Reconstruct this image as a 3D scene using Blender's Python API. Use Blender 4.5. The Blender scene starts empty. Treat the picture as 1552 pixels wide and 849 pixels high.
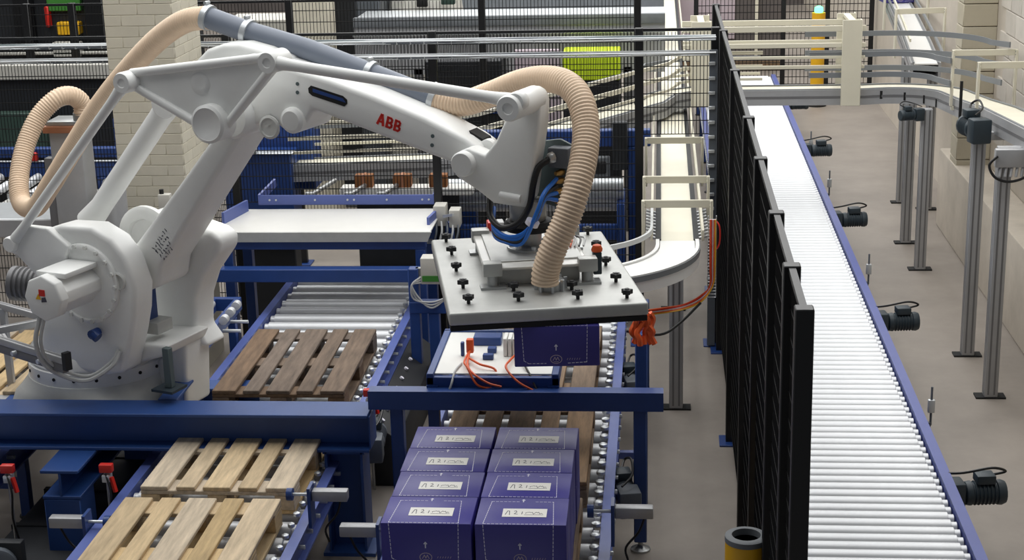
import bpy, bmesh, math, random
from mathutils import Vector, Matrix
random.seed(7)
scene = bpy.context.scene
COL = scene.collection
PI = math.pi

# ------------------------------------------------------------------ camera
cam_d = bpy.data.cameras.new('camera'); cam = bpy.data.objects.new('camera', cam_d); COL.objects.link(cam)
cam_d.sensor_width = 36.0; cam_d.lens = 2440.23 / 1552 * 36.0
cam_d.clip_start = 0.1; cam_d.clip_end = 200
cam.matrix_world = Matrix(((0.9958, -0.0002, 0.0914, 0.0), (0.0877, 0.2784, -0.9565, 0.0), (-0.0253, 0.9605, 0.2773, 3.9), (0, 0, 0, 1)))
scene.camera = cam

# ------------------------------------------------------------------ world, lamps, exposure
w = bpy.data.worlds.new('hall'); scene.world = w; w.use_nodes = True
w.node_tree.nodes['Background'].inputs[0].default_value = (0.80, 0.84, 0.90, 1)
w.node_tree.nodes['Background'].inputs[1].default_value = 0.12
def lamp_row(x, y0, y1, width, power):
    d = bpy.data.lights.new('ceiling_lamp', 'AREA'); d.shape = 'RECTANGLE'; d.size = width; d.size_y = y1 - y0
    d.energy = power; d.color = (1.0, 0.995, 0.975)
    o = bpy.data.objects.new('ceiling_lamp', d); COL.objects.link(o); o.location = (x, (y0 + y1) / 2, 7.5)
for k in range(11):   # regular rows of roof lights
    lamp_row(3.85 - 1.25 * k, 6.0, 34, 0.8, 225)
vs = scene.view_settings
vs.view_transform = 'Standard'; vs.look = 'None'; vs.gamma = 1.0; vs.use_curve_mapping = False
vs.exposure = 0.28

# ------------------------------------------------------------------ materials
def lin(c):
    return tuple(((v / 255) / 12.92 if v / 255 <= 0.04045 else (((v / 255) + 0.055) / 1.055) ** 2.4) for v in c)
MATS = {}
def mat(name, rgb, rough=0.5, metal=0.0, var=0.0, scale=6.0, bump=0.0, stretch=(1, 1, 1), rand=0.0, spec=0.5, emit=None, alpha=1.0, trans=0.0, bscale=None):
    m = bpy.data.materials.new(name); m.use_nodes = True; nt = m.node_tree; b = nt.nodes['Principled BSDF']
    c = lin(rgb); b.inputs['Base Color'].default_value = (*c, 1); b.inputs['Roughness'].default_value = rough
    b.inputs['Metallic'].default_value = metal; b.inputs['Specular IOR Level'].default_value = spec
    if alpha < 1: b.inputs['Alpha'].default_value = alpha
    if trans: b.inputs['Transmission Weight'].default_value = trans
    if emit: b.inputs['Emission Color'].default_value = (*lin(rgb), 1); b.inputs['Emission Strength'].default_value = emit
    if var or bump or rand:
        tc = nt.nodes.new('ShaderNodeTexCoord'); mp = nt.nodes.new('ShaderNodeMapping'); mp.inputs['Scale'].default_value = stretch
        nt.links.new(tc.outputs['Object'], mp.inputs['Vector'])
        vec = mp.outputs['Vector']
        oi = nt.nodes.new('ShaderNodeObjectInfo')
        if rand:
            ad = nt.nodes.new('ShaderNodeVectorMath'); ad.operation = 'MULTIPLY_ADD'
            ad.inputs[1].default_value = (1, 1, 1)
            cb = nt.nodes.new('ShaderNodeCombineXYZ'); mu = nt.nodes.new('ShaderNodeMath'); mu.operation = 'MULTIPLY'; mu.inputs[1].default_value = 37.0
            nt.links.new(oi.outputs['Random'], mu.inputs[0]); nt.links.new(mu.outputs[0], cb.inputs[0]); nt.links.new(mu.outputs[0], cb.inputs[2])
            nt.links.new(vec, ad.inputs[0]); nt.links.new(cb.outputs[0], ad.inputs[2]); vec = ad.outputs[0]
        nz = nt.nodes.new('ShaderNodeTexNoise'); nz.inputs['Scale'].default_value = scale; nz.inputs['Detail'].default_value = 6; nz.inputs['Roughness'].default_value = 0.65
        nt.links.new(vec, nz.inputs['Vector'])
        if var:
            rp = nt.nodes.new('ShaderNodeValToRGB'); rp.color_ramp.elements[0].position = 0.3; rp.color_ramp.elements[1].position = 0.7
            rp.color_ramp.elements[0].color = (*[max(0, v * (1 - var)) for v in c], 1); rp.color_ramp.elements[1].color = (*[min(1, v * (1 + var)) for v in c], 1)
            nt.links.new(nz.outputs['Fac'], rp.inputs['Fac']); out = rp.outputs['Color']
            if rand:
                hs = nt.nodes.new('ShaderNodeHueSaturation'); mh = nt.nodes.new('ShaderNodeMapRange'); mm_ = nt.nodes.new('ShaderNodeMath'); mm_.operation = 'FRACT'; m7 = nt.nodes.new('ShaderNodeMath'); m7.operation = 'MULTIPLY'; m7.inputs[1].default_value = 7.31; nt.links.new(oi.outputs['Random'], m7.inputs[0]); nt.links.new(m7.outputs[0], mm_.inputs[0]); nt.links.new(mm_.outputs[0], mh.inputs['Value']); mh.inputs['To Min'].default_value = 1 - rand * 1.6; mh.inputs['To Max'].default_value = 1 + rand * 0.8; nt.links.new(mh.outputs['Result'], hs.inputs['Saturation']); mr = nt.nodes.new('ShaderNodeMapRange')
                mr.inputs['To Min'].default_value = 1 - rand; mr.inputs['To Max'].default_value = 1 + rand
                nt.links.new(oi.outputs['Random'], mr.inputs['Value']); nt.links.new(mr.outputs['Result'], hs.inputs['Value'])
                nt.links.new(out, hs.inputs['Color']); out = hs.outputs['Color']
            nt.links.new(out, b.inputs['Base Color'])
        if bump:
            bp = nt.nodes.new('ShaderNodeBump'); bp.inputs['Strength'].default_value = bump; bp.inputs['Distance'].default_value = 0.01
            nt.links.new(nz.outputs['Fac'], bp.inputs['Height']); nt.links.new(bp.outputs['Normal'], b.inputs['Normal'])
    MATS[name] = m
    return m
mat('concrete', (146, 138, 130), 0.55, var=0.16, scale=1.3, bump=0.05)
mat('plaster', (196, 187, 174), 0.8, var=0.10, scale=1.8, bump=0.1)
mat('kerb', (192, 183, 170), 0.8, var=0.14, scale=2.2, bump=0.1)
mat('blocks', (202, 195, 184), 0.75, var=0.08, scale=5, bump=0.2, rand=0.06)
mat('wall_pillar', (186, 178, 158), 0.7, var=0.07, scale=3, bump=0.35, rand=0.03)
mat('pillar', (210, 204, 186), 0.7, var=0.07, scale=3, bump=0.35, rand=0.03)
mat('robot', (236, 237, 235), 0.36, var=0.04, scale=2.5)
mat('robot_cast', (212, 213, 210), 0.45, var=0.10, scale=3.0, bump=0.15)
mat('blue', (36, 66, 128), 0.38, var=0.10, scale=4)
mat('beam_blue', (40, 74, 136), 0.45, var=0.12, scale=3)
mat('rail_blue', (88, 104, 170), 0.4, var=0.08, scale=3)
mat('violet_rail', (72, 84, 150), 0.42, var=0.08, scale=3)
mat('black', (14, 15, 18), 0.42)
mat('mesh_black', (9, 10, 11), 0.65, spec=0.3)
mat('black_matt', (20, 20, 21), 0.75)
mat('rubber', (30, 31, 34), 0.6)
mat('roller', (212, 214, 217), 0.46, metal=0.42, var=0.05, scale=5)
mat('steel', (176, 178, 178), 0.36, metal=0.8, var=0.08, scale=8)
mat('zinc', (204, 208, 211), 0.34, metal=0.5, var=0.06, scale=9)
mat('alu', (170, 171, 173), 0.42, metal=0.3, var=0.05, scale=8)
mat('alu_dark', (120, 120, 122), 0.5, metal=0.4)
mat('plate', (186, 187, 184), 0.42, metal=0.35, var=0.10, scale=5)
mat('acrylic', (214, 213, 208), 0.2, var=0.05, scale=3)
mat('wood_light', (196, 172, 134), 0.75, var=0.28, scale=5, bump=0.3, stretch=(6, 0.7, 6), rand=0.24)
mat('wood_dark', (108, 88, 70), 0.8, var=0.40, scale=5, bump=0.3, stretch=(6, 0.7, 6), rand=0.22)
mat('wood_brown', (128, 106, 84), 0.8, var=0.35, scale=5, bump=0.3, stretch=(6, 0.7, 6), rand=0.2)
mat('carton', (58, 52, 138), 0.42, var=0.05, scale=3, rand=0.05)
mat('ink_white', (226, 224, 235), 0.5)
mat('paper', (236, 234, 228), 0.6)
mat('ink_dark', (70, 70, 84), 0.6)
mat('cream', (218, 213, 194), 0.5, var=0.03, scale=4)
mat('belt_cream', (232, 227, 208), 0.45, var=0.03, scale=5)
mat('belt_white', (240, 240, 238), 0.35)
mat('table_white', (232, 231, 226), 0.32, var=0.05, scale=1.6)
mat('guide_grey', (122, 126, 130), 0.5)
mat('pipe_grey', (118, 126, 140), 0.45, var=0.05, scale=4)
mat('hose', (234, 208, 180), 0.34, var=0.05, scale=8, spec=0.35)
mat('red', (206, 40, 30), 0.4)
mat('orange', (224, 92, 38), 0.5)
mat('yellow', (226, 172, 26), 0.45)
mat('signal_yellow', (214, 240, 40), 0.5)
mat('cable_blue', (30, 108, 204), 0.4)
mat('cable_black', (22, 22, 24), 0.45)
mat('cable_grey', (188, 190, 190), 0.5)
mat('motor_grey', (92, 98, 106), 0.55, var=0.1, scale=9)
mat('motor_dark', (44, 56, 64), 0.5, var=0.1, scale=9)
mat('beige_box', (196, 194, 186), 0.5)
mat('dark_green', (52, 74, 66), 0.6, var=0.1)
mat('conn_grey', (84, 98, 100), 0.45, var=0.1)
mat('brass', (176, 138, 80), 0.35, metal=0.8)
mat('copper_wood', (168, 112, 80), 0.55, var=0.12)
mat('pink_grey', (184, 170, 178), 0.6)
mat('green', (60, 128, 48), 0.55)
mat('film', (214, 212, 204), 0.28, var=0.12, scale=4, bump=0.6)
mat('machine_grey', (108, 112, 116), 0.6, var=0.15)
mat('machine_dark', (30, 33, 38), 0.6, var=0.2)
mat('brown_box', (140, 88, 46), 0.7, var=0.15)
mat('lamp_green', (90, 255, 150), 0.4, emit=3.0)
mat('pcb_white', (230, 230, 226), 0.5)
mat('back', (92, 86, 84), 0.8, var=0.2, scale=1)

# ------------------------------------------------------------------ mesh helpers
class MB:
    def __init__(s): s.v = []; s.f = []
    def add(s, vs, fs):
        o = len(s.v); s.v += [tuple(v) for v in vs]; s.f += [tuple(i + o for i in f) for f in fs]; return s
    def box(s, x0, x1, y0, y1, z0, z1, M=None):
        vs = [Vector(p) for p in ((x0, y0, z0), (x1, y0, z0), (x1, y1, z0), (x0, y1, z0), (x0, y0, z1), (x1, y0, z1), (x1, y1, z1), (x0, y1, z1))]
        if M: vs = [M @ v for v in vs]
        return s.add(vs, [(0, 3, 2, 1), (4, 5, 6, 7), (0, 1, 5, 4), (1, 2, 6, 5), (2, 3, 7, 6), (3, 0, 4, 7)])
    def bar(s, a, b, w, h, up=(0, 0, 1)):
        """box of width w (sideways) and height h (along up) from a to b"""
        a = Vector(a); b = Vector(b); d = (b - a).normalized(); u = Vector(up); sx = d.cross(u)
        if sx.length < 1e-4: sx = d.cross(Vector((1, 0, 0)))
        sx.normalize(); u = sx.cross(d).normalized(); vs = []
        for p in (a, b):
            for i, j in ((-1, -1), (1, -1), (1, 1), (-1, 1)): vs.append(p + sx * (i * w / 2) + u * (j * h / 2))
        return s.add(vs, [(0, 1, 2, 3), (7, 6, 5, 4), (0, 4, 5, 1), (1, 5, 6, 2), (2, 6, 7, 3), (3, 7, 4, 0)])
    def cyl(s, a, b, r, r2=None, seg=16, caps=True):
        a = Vector(a); b = Vector(b); r2 = r if r2 is None else r2; d = (b - a).normalized()
        t = Vector((0, 0, 1)) if abs(d.z) < 0.9 else Vector((1, 0, 0)); x = d.cross(t).normalized(); y = d.cross(x)
        vs = []
        for p, rr in ((a, r), (b, r2)):
            for i in range(seg):
                q = 2 * PI * i / seg; vs.append(p + x * (rr * math.cos(q)) + y * (rr * math.sin(q)))
        fs = [(i, i + seg, (i + 1) % seg + seg, (i + 1) % seg) for i in range(seg)]
        if caps: fs += [tuple(range(seg)), tuple(range(2 * seg - 1, seg - 1, -1))]
        return s.add(vs, fs)
    def lathe(s, prof, a=(0, 0, 0), d=(0, 0, 1), seg=24, power=None):
        """prof = [(radius, height along d)], closed at both ends"""
        a = Vector(a); d = Vector(d).normalized()
        t = Vector((0, 0, 1)) if abs(d.z) < 0.9 else Vector((1, 0, 0)); x = d.cross(t).normalized() if abs(d.z) < 0.9 else Vector((1, 0, 0)); y = d.cross(x)
        vs = []; n = len(prof)
        for k, (r, h) in enumerate(prof):
            for i in range(seg):
                q = 2 * PI * i / seg; rr = r
                if power and power[k] != 2:
                    e = power[k]; rr = r / (abs(math.cos(q)) ** e + abs(math.sin(q)) ** e) ** (1 / e)
                vs.append(a + d * h + x * (rr * math.cos(q)) + y * (rr * math.sin(q)))
        fs = []
        for k in range(n - 1):
            for i in range(seg):
                j = (i + 1) % seg; fs.append((k * seg + i, (k + 1) * seg + i, (k + 1) * seg + j, k * seg + j))
        fs += [tuple(range(seg)), tuple(range(n * seg - 1, (n - 1) * seg - 1, -1))]
        return s.add(vs, fs)
    def prism(s, pts, y0, y1, M=None, axis='y'):
        """pts in (x,z) extruded along y (axis='y'), in (x,y) along z ('z') or in (y,z) along x ('x')"""
        n = len(pts); vs = []
        for h in (y0, y1):
            for p in pts:
                v = Vector((p[0], h, p[1])) if axis == 'y' else (Vector((p[0], p[1], h)) if axis == 'z' else Vector((h, p[0], p[1])))
                vs.append(M @ v if M else v)
        fs = [tuple(range(n)), tuple(range(2 * n - 1, n - 1, -1))]
        fs += [(i, i + n, (i + 1) % n + n, (i + 1) % n) for i in range(n)]
        return s.add(vs, fs)
    def tube(s, pts, r, seg=10, caps=True):
        pts = [Vector(p) for p in pts]; n = len(pts); vs = []; x = None
        for i, p in enumerate(pts):
            d = (pts[min(i + 1, n - 1)] - pts[max(i - 1, 0)]).normalized()
            if x is None:
                t = Vector((0, 0, 1)) if abs(d.z) < 0.9 else Vector((1, 0, 0)); x = d.cross(t).normalized()
            else:
                x = (x - d * x.dot(d)).normalized()
            y = d.cross(x); rr = r[i] if isinstance(r, (list, tuple)) else r
            for k in range(seg):
                q = 2 * PI * k / seg; vs.append(p + x * (rr * math.cos(q)) + y * (rr * math.sin(q)))
        fs = [(i * seg + k, (i + 1) * seg + k, (i + 1) * seg + (k + 1) % seg, i * seg + (k + 1) % seg) for i in range(n - 1) for k in range(seg)]
        if caps: fs += [tuple(range(seg)), tuple(range(n * seg - 1, (n - 1) * seg - 1, -1))]
        return s.add(vs, fs)
    def wire(s, a, b, r):
        return s.cyl(a, b, r, seg=4, caps=False)
def mesh_of(name, mb, bevel=0.0, seg=2, smooth=True, ang=40):
    me = bpy.data.meshes.new(name); me.from_pydata(mb.v, [], mb.f)
    bm = bmesh.new(); bm.from_mesh(me)
    bmesh.ops.recalc_face_normals(bm, faces=bm.faces)
    if bevel:
        es = [e for e in bm.edges if len(e.link_faces) == 2 and e.calc_face_angle(0) > math.radians(28)]
        bmesh.ops.bevel(bm, geom=es, offset=bevel, segments=seg, affect='EDGES', clamp_overlap=True, profile=0.5)
    bm.to_mesh(me); bm.free()
    if smooth:
        me.shade_smooth(); me.set_sharp_from_angle(angle=math.radians(ang))
    return me
def link(name, me, m, parent=None, loc=None, rz=0.0):
    if m and not me.materials: me.materials.append(MATS[m])
    o = bpy.data.objects.new(name, me); COL.objects.link(o)
    if parent: o.parent = parent
    if loc is not None: o.location = loc
    if rz: o.rotation_euler = (0, 0, rz)
    return o
def obj(name, mb, m, parent=None, bevel=0.0, seg=2, smooth=True, ang=40, loc=None, rz=0.0, label=None):
    o = link(name, mesh_of(name, mb, bevel, seg, smooth, ang), m, parent, loc, rz)
    if label: o['label'] = label
    return o
def thing(name, label, cat, loc=(0, 0, 0), rz=0.0, group=None):
    o = bpy.data.objects.new(name, None); COL.objects.link(o); o.location = loc; o.rotation_euler = (0, 0, rz)
    o.empty_display_size = 0.1
    return tag(o, label, cat, group)
def tag(o, label, cat, group=None):
    o['label'] = label; o['category'] = cat
    if group: o['group'] = group
    return o
def struct(o): o['kind'] = 'structure'; return o
def stuff(o): o['kind'] = 'stuff'; return o
def copy_tree(o, parent=None):
    c = o.copy(); COL.objects.link(c); c.parent = parent
    for ch in list(o.children): copy_tree(ch, c)
    return c
def spline(pts, n=8):
    P = [Vector(p) for p in pts]; P = [P[0] * 2 - P[1]] + P + [P[-1] * 2 - P[-2]]; out = []
    for i in range(1, len(P) - 2):
        a, b, c, d = P[i - 1:i + 3]
        for k in range(n):
            t = k / n; out.append(0.5 * ((2 * b) + (c - a) * t + (2 * a - 5 * b + 4 * c - d) * t * t + (3 * b - a - 3 * c + d) * t ** 3))
    out.append(P[-2]); return out
def resample(pts, step):
    L = [0.0]
    for i in range(1, len(pts)): L.append(L[-1] + (pts[i] - pts[i - 1]).length)
    n = max(2, int(L[-1] / step)); out = []; j = 0
    for k in range(n + 1):
        s = L[-1] * k / n
        while j < len(L) - 2 and L[j + 1] < s: j += 1
        t = (s - L[j]) / max(1e-9, L[j + 1] - L[j]); out.append(pts[j].lerp(pts[j + 1], min(1, t)))
    return out
def stroke(mb, pts, wd, th, M):
    """flat pen strokes in the local xy plane of M, th proud"""
    for a, b in zip(pts[:-1], pts[1:]):
        a = Vector((a[0], a[1], 0)); b = Vector((b[0], b[1], 0)); d = (b - a)
        if d.length < 1e-6: continue
        d.normalize(); s = Vector((-d.y, d.x, 0)) * wd / 2; e = d * wd * 0.35
        q = [a - e - s, b + e - s, b + e + s, a - e + s]
        mb.add([M @ p for p in q] + [M @ (p + Vector((0, 0, th))) for p in q], [(0, 3, 2, 1), (4, 5, 6, 7), (0, 1, 5, 4), (1, 2, 6, 5), (2, 3, 7, 6), (3, 0, 4, 7)])

# ================================================================== THE SETTING
o = struct(obj('floor', MB().box(-14, 5, 2, 36, -0.2, 0), 'concrete', smooth=False))
wall = struct(obj('wall_right', MB().box(2.97, 3.25, 6, 36, 0, 4.2), 'plaster', smooth=False))
# painted blocks on the upper right wall, each a piece of its own
blk = mesh_of('block', MB().box(-0.012, 0.012, 0.004, 0.396, 0.004, 0.196), bevel=0.004, seg=1)
for k in range(9):
    for i in range(14):
        y = 9.6 + i * 0.4 + (0.2 if k % 2 else 0.0)
        if y > 14.1: continue
        link('block', blk, 'blocks', wall, (2.965, y, 1.0 + k * 0.2))
struct(obj('trim_1', MB().box(2.655, 2.97, 6, 15.4, 0, 0.75), 'kerb', bevel=0.02))
struct(obj('wall_back', MB().box(-14, 5, 34, 34.3, 0, 4.2), 'back', smooth=False))
struct(obj('wall_left', MB().box(-14.3, -14, 2, 36, 0, 4.2), 'back', smooth=False))
# pillar against the right wall, of stacked blocks
p = thing('block_pillar', 'cream painted block pillar standing against the right wall behind the curved conveyor', 'pillar', (2.82, 14.75, 0))
pb = mesh_of('pillar_block', MB().box(-0.15, 0.15, -0.15, 0.15, 0.003, 0.197), bevel=0.006, seg=1)
for k in range(16): link('pillar_block', pb, 'wall_pillar', p, (0, 0, k * 0.2))
# big painted brick pillar behind the robot
p = thing('brick_pillar', 'large cream painted brick pillar rising behind the robot arm', 'pillar', (-3.585, 11.22, 0))
obj('core', MB().box(-0.24, 0.24, -0.32, 0.32, 0, 4.0), 'pillar', p, smooth=False)
def brick_me(w_, side):
    return mesh_of('brick', MB().box(-w_ / 2, w_ / 2, -0.004, 0.004, 0.001, 0.074) if not side else MB().box(-0.004, 0.004, -w_ / 2, w_ / 2, 0.001, 0.074), bevel=0.0025, seg=1)
bfull, bhalf, sfull, shalf = brick_me(0.237, 0), brick_me(0.117, 0), brick_me(0.210, 1), brick_me(0.103, 1)
for k in range(10, 44):
    z = k * 0.0755
    if k % 2:
        for x in (-0.12, 0.12): link('brick', bfull, 'pillar', p, (x, -0.3205, z))
        for y in (-0.2133, 0, 0.2133): link('brick', sfull, 'pillar', p, (0.2405, y, z))
    else:
        for x, me in ((-0.18, bhalf), (0, bfull), (0.18, bhalf)): link('brick', me, 'pillar', p, (x, -0.3205, z))
        for y, me in ((-0.267, shalf), (-0.107, sfull), (0.107, sfull), (0.267, shalf)): link('brick', me, 'pillar', p, (0.2405, y, z))

# ================================================================== FENCES
def fence(name, label, pts, mesh_z, top, spacing=0.025, wr=0.0026, opening=(), foot=True, along='y', hstep=0.1):
    root = thing(name, label, 'fence', (pts[0][0], pts[0][1], 0))
    ox, oy = pts[0][0], pts[0][1]
    pm = MB().box(-0.03, 0.03, -0.03, 0.03, 0, top)
    pme = mesh_of('post', pm, bevel=0.004, seg=1)
    fm = mesh_of('foot_plate', MB().box(-0.07, 0.07, -0.09, 0.09, 0, 0.012), bevel=0.002, seg=1)
    for (x, y) in pts:
        link('post', pme, 'black', root, (x - ox, y - oy, 0))
        if foot: link('foot_plate', fm, 'blue', root, (x - ox, y - oy, 0))
    for i, (a, b) in enumerate(zip(pts[:-1], pts[1:])):
        A = Vector((a[0] - ox, a[1] - oy, 0)); B = Vector((b[0] - ox, b[1] - oy, 0)); d = (B - A); L = d.length; d.normalize()
        z0 = mesh_z[i] if isinstance(mesh_z, (list, tuple)) else mesh_z
        if z0 is None: continue
        m = MB(); n = int((L - 0.06) / spacing)
        for k in range(n + 1):
            q = A + d * (0.03 + (L - 0.06) * k / max(1, n))
            m.wire(q + Vector((0, 0, z0)), q + Vector((0, 0, top - 0.03)), wr)
        zz = z0
        while zz <= top - 0.02:
            m.wire(A + d * 0.03 + Vector((0, 0, zz)), B - d * 0.03 + Vector((0, 0, zz)), wr * 1.35); zz += hstep
        stuff(obj('wire_mesh', m, 'mesh_black', root, smooth=False))
        obj('top_rail', MB().box(-L / 2 + 0.03, L / 2 - 0.03, -0.012, 0.012, -0.02, 0.0), 'black', root, loc=((A + B) / 2 + Vector((0, 0, top - 0.005))), rz=math.atan2(d.y, d.x))
    return root
fence('safety_fence', 'black wire mesh safety fence running beside the long bright roller conveyor',
      [(0.45, y) for y in (4.87, 5.37, 6.13, 7.15, 8.16, 9.72, 11.55, 13.15)], 0.15, 2.4, spacing=0.02)
fence('safety_fence', 'black wire mesh safety fence crossing behind the robot and the white table',
      [(-7.2, 11.72), (-5.4, 11.72), (-3.2, 11.72), (-1.66, 11.72), (-0.15, 11.72), (0.40, 11.72)], [0.2, 0.2, 1.12, 0.5, 1.62], 2.4)
fence('safety_fence', 'rearmost black wire mesh fence in front of the wrapped goods',
      [(-7.6, 14.0), (-5.62, 14.0), (-5.2, 14.0), (-3.24, 14.0), (-1.54, 14.0), (-0.19, 14.0)], 0.3, 2.4, spacing=0.03)
fence('safety_fence', 'far black wire mesh fence beside the yellow post with a green light',
      [(0.5, 22.6), (1.70, 22.6), (2.3, 22.6), (2.9, 22.6)], 0.2, 2.4, spacing=0.05, wr=0.004)
clipbar = thing('clip_strip', 'grey vertical strip with white clips on the fence corner post', 'clip strip', (0.385, 11.62, 0))
obj('strip', MB().box(-0.03, 0.03, -0.015, 0.015, 0.02, 2.25), 'motor_grey', clipbar, bevel=0.003, seg=1)
cm = mesh_of('clip', MB().box(-0.025, 0.022, -0.03, -0.012, -0.012, 0.012), bevel=0.003, seg=1)
for k in range(16): link('clip', cm, 'zinc', clipbar, (-0.01, 0, 0.55 + k * 0.107))
# cable trays over the cross fence
def tray(label, z, y, cables):
    t = thing('cable_tray', label, 'cable tray', (-2.9, y, z))
    for dy in (-0.05, 0.05): obj('side_wire', MB().cyl((-4.4, dy, 0.012), (3.3, dy, 0.012), 0.006, seg=6), 'zinc', t)
    obj('bottom_wire', MB().cyl((-4.4, 0, -0.012), (3.3, 0, -0.012), 0.005, seg=6), 'zinc', t)
    m = MB()
    for k in range(77): x = -4.4 + k * 0.1; m.wire((x, -0.05, 0.012), (x, -0.05, -0.012), 0.003); m.wire((x, -0.05, -0.012), (x, 0.05, -0.012), 0.003); m.wire((x, 0.05, -0.012), (x, 0.05, 0.012), 0.003)
    stuff(obj('cross_wires', m, 'zinc', t, smooth=False))
    for k, (dy, mm, r) in enumerate(cables):
        pts = [(-4.4 + i * 0.35, dy + 0.01 * math.sin(i * 1.7 + k), 0.0 + 0.012 * math.sin(i * 0.9 + k * 2)) for i in range(23)]
        obj('cable', MB().tube(spline(pts, 3), r, 6), mm, t)
tray('upper wire cable tray carrying dark cables along the cross fence', 2.335, 11.62, ((-0.02, 'cable_grey', 0.008), (0.02, 'conn_grey', 0.010), (0.0, 'motor_grey', 0.009)))
tray('lower wire cable tray carrying light grey cables along the cross fence', 2.225, 11.62, ((-0.02, 'cable_grey', 0.009), (0.02, 'cable_grey', 0.009), (0.0, 'motor_grey', 0.007)))

# ================================================================== ROLLER CONVEYORS
def motor_part(parent, loc, rz, dark='motor_grey'):
    m = MB(); m.lathe([(0.030, -0.02), (0.062, 0.0), (0.066, 0.02)] + sum([[(0.066, 0.03 + i * 0.02), (0.058, 0.036 + i * 0.02), (0.058, 0.042 + i * 0.02), (0.066, 0.046 + i * 0.02)] for i in range(7)], []) + [(0.068, 0.19), (0.06, 0.21), (0.03, 0.215)], d=(0, 1, 0), seg=16)
    g = obj('gear_motor', m, dark, parent, loc=loc, rz=rz)
    obj('gearbox', MB().box(-0.06, 0.06, -0.14, -0.01, -0.075, 0.075), dark, g, bevel=0.012)
    obj('terminal_box', MB().box(-0.045, 0.045, 0.05, 0.15, 0.06, 0.11), 'motor_dark', g, bevel=0.008)
    obj('motor_cable', MB().tube(spline([(0, 0.14, 0.1), (0.03, 0.2, 0.13), (0.05, 0.12, 0.16), (0.03, -0.02, 0.13), (-0.04, -0.10, 0.10)], 6), 0.007, 6), 'cable_black', g)
    return g
def roller_conveyor(name, label, xc, y0, y1, half, ztop, pitch, rad, rail_mat, rail_w=0.055, rail_h=0.14, leg_step=1.6, railtop=0.012, body='blue'):
    t = thing(name, label, 'conveyor', (xc, y0, 0)); L = y1 - y0
    for s in (-1, 1):
        x = s * (half - rail_w / 2)
        m = MB().prism([(x - rail_w / 2, ztop + railtop), (x + rail_w / 2, ztop + railtop), (x + rail_w / 2, ztop + railtop - 0.012), (x - s * rail_w * 0.1, ztop + railtop - 0.012), (x - s * rail_w * 0.1, ztop - rail_h + 0.012), (x + rail_w / 2 * s, ztop - rail_h + 0.012), (x + rail_w / 2 * s, ztop - rail_h), (x - rail_w / 2 * s, ztop - rail_h), (x - rail_w / 2 * s, ztop + railtop - 0.012)] if s > 0 else
                       [(x - rail_w / 2, ztop + railtop), (x + rail_w / 2, ztop + railtop), (x + rail_w / 2, ztop - rail_h), (x - rail_w / 2, ztop - rail_h), (x - rail_w / 2, ztop - rail_h + 0.012), (x + rail_w * 0.1, ztop - rail_h + 0.012), (x + rail_w * 0.1, ztop + railtop - 0.012), (x - rail_w / 2, ztop + railtop - 0.012)], 0, L)
        obj('side_rail', m, rail_mat, t, smooth=False)
        # axle nuts, joined: too small to pick apart
        m = MB(); n = int(L / pitch)
        for k in range(n):
            y = (k + 0.5) * pitch
            m.cyl((s * (half - rail_w + 0.002), y, ztop - rad), (s * (half + 0.012), y, ztop - rad), 0.012, seg=6)
        stuff(obj('axle_nuts', m, 'zinc', t, smooth=False))
    ri = half - rail_w - 0.008
    rm = MB().lathe([(0.012, -ri), (rad * 0.72, -ri + 0.001), (rad * 0.72, -ri + 0.028), (rad, -ri + 0.032), (rad, ri - 0.032), (rad * 0.72, ri - 0.028), (rad * 0.72, ri - 0.001), (0.012, ri)], d=(1, 0, 0), seg=18)
    rme = mesh_of('roller', rm, ang=30)
    for k in range(int(L / pitch)): link('roller', rme, 'roller', t, (0, (k + 0.5) * pitch, ztop - rad))
    n = max(1, int(L / leg_step))
    for k in range(n + 1):
        y = 0.15 + (L - 0.3) * k / n
        for s in (-1, 1):
            lg = obj('leg', MB().box(-0.03, 0.03, -0.03, 0.03, 0, ztop - rail_h), body, t, bevel=0.004, seg=1, loc=(s * (half - 0.035), y, 0))
            obj('foot', MB().lathe([(0.05, 0), (0.05, 0.01), (0.02, 0.02), (0.02, 0.03)], seg=12), 'rubber', lg)
        obj('cross_beam', MB().box(-half + 0.06, half - 0.06, -0.02, 0.02, 0.18, 0.24), body, t, loc=(0, y, 0))
    return t
rc = roller_conveyor('roller_conveyor', 'long empty roller conveyor with violet blue side rail right of the black fence', 1.005, 6.0, 21.5, 0.52, 0.5, 0.089, 0.0415, 'violet_rail', leg_step=1.5)
for y in (8.03, 11.01, 13.98, 17.01, 19.83):
    motor_part(rc, (0.60, y - 6.0, 0.40), -PI / 2 + 0.12, 'motor_dark')
for y in (9.12, 12.1, 15.1, 17.05):   # reflector rods on the outside
    r_ = obj('reflector_rod', MB().cyl((0, 0, -0.14), (0, 0, 0.10), 0.007, seg=8).box(-0.08, 0.0, -0.012, 0.012, -0.15, -0.12), 'motor_grey', rc, loc=(0.595, y - 6.0, 0.50))
    obj('clamp', MB().box(-0.02, 0.02, -0.015, 0.015, -0.06, 0.02), 'zinc', r_, bevel=0.004)
CL = roller_conveyor('pallet_conveyor', 'blue pallet roller conveyor passing right below the robot arm with a dark pallet', -2.30, 5.2, 11.9, 0.545, 0.5, 0.185, 0.045, 'rail_blue')
CC = roller_conveyor('pallet_conveyor', 'blue pallet roller conveyor carrying the stack of violet cartons', -0.78, 5.0, 11.0, 0.545, 0.5, 0.185, 0.045, 'rail_blue')
CF = roller_conveyor('pallet_conveyor', 'blue pallet roller conveyor left of the robot pedestal at the picture edge', -4.22, 5.2, 10.15, 0.545, 0.5, 0.185, 0.045, 'rail_blue')
for y in (8.13, 9.88): motor_part(CC, (0.60, y - 5.0 - 0.1, 0.36), 0.2)
motor_part(CL, (0.62, 8.75 - 5.2, 0.36), 0.1)
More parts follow.
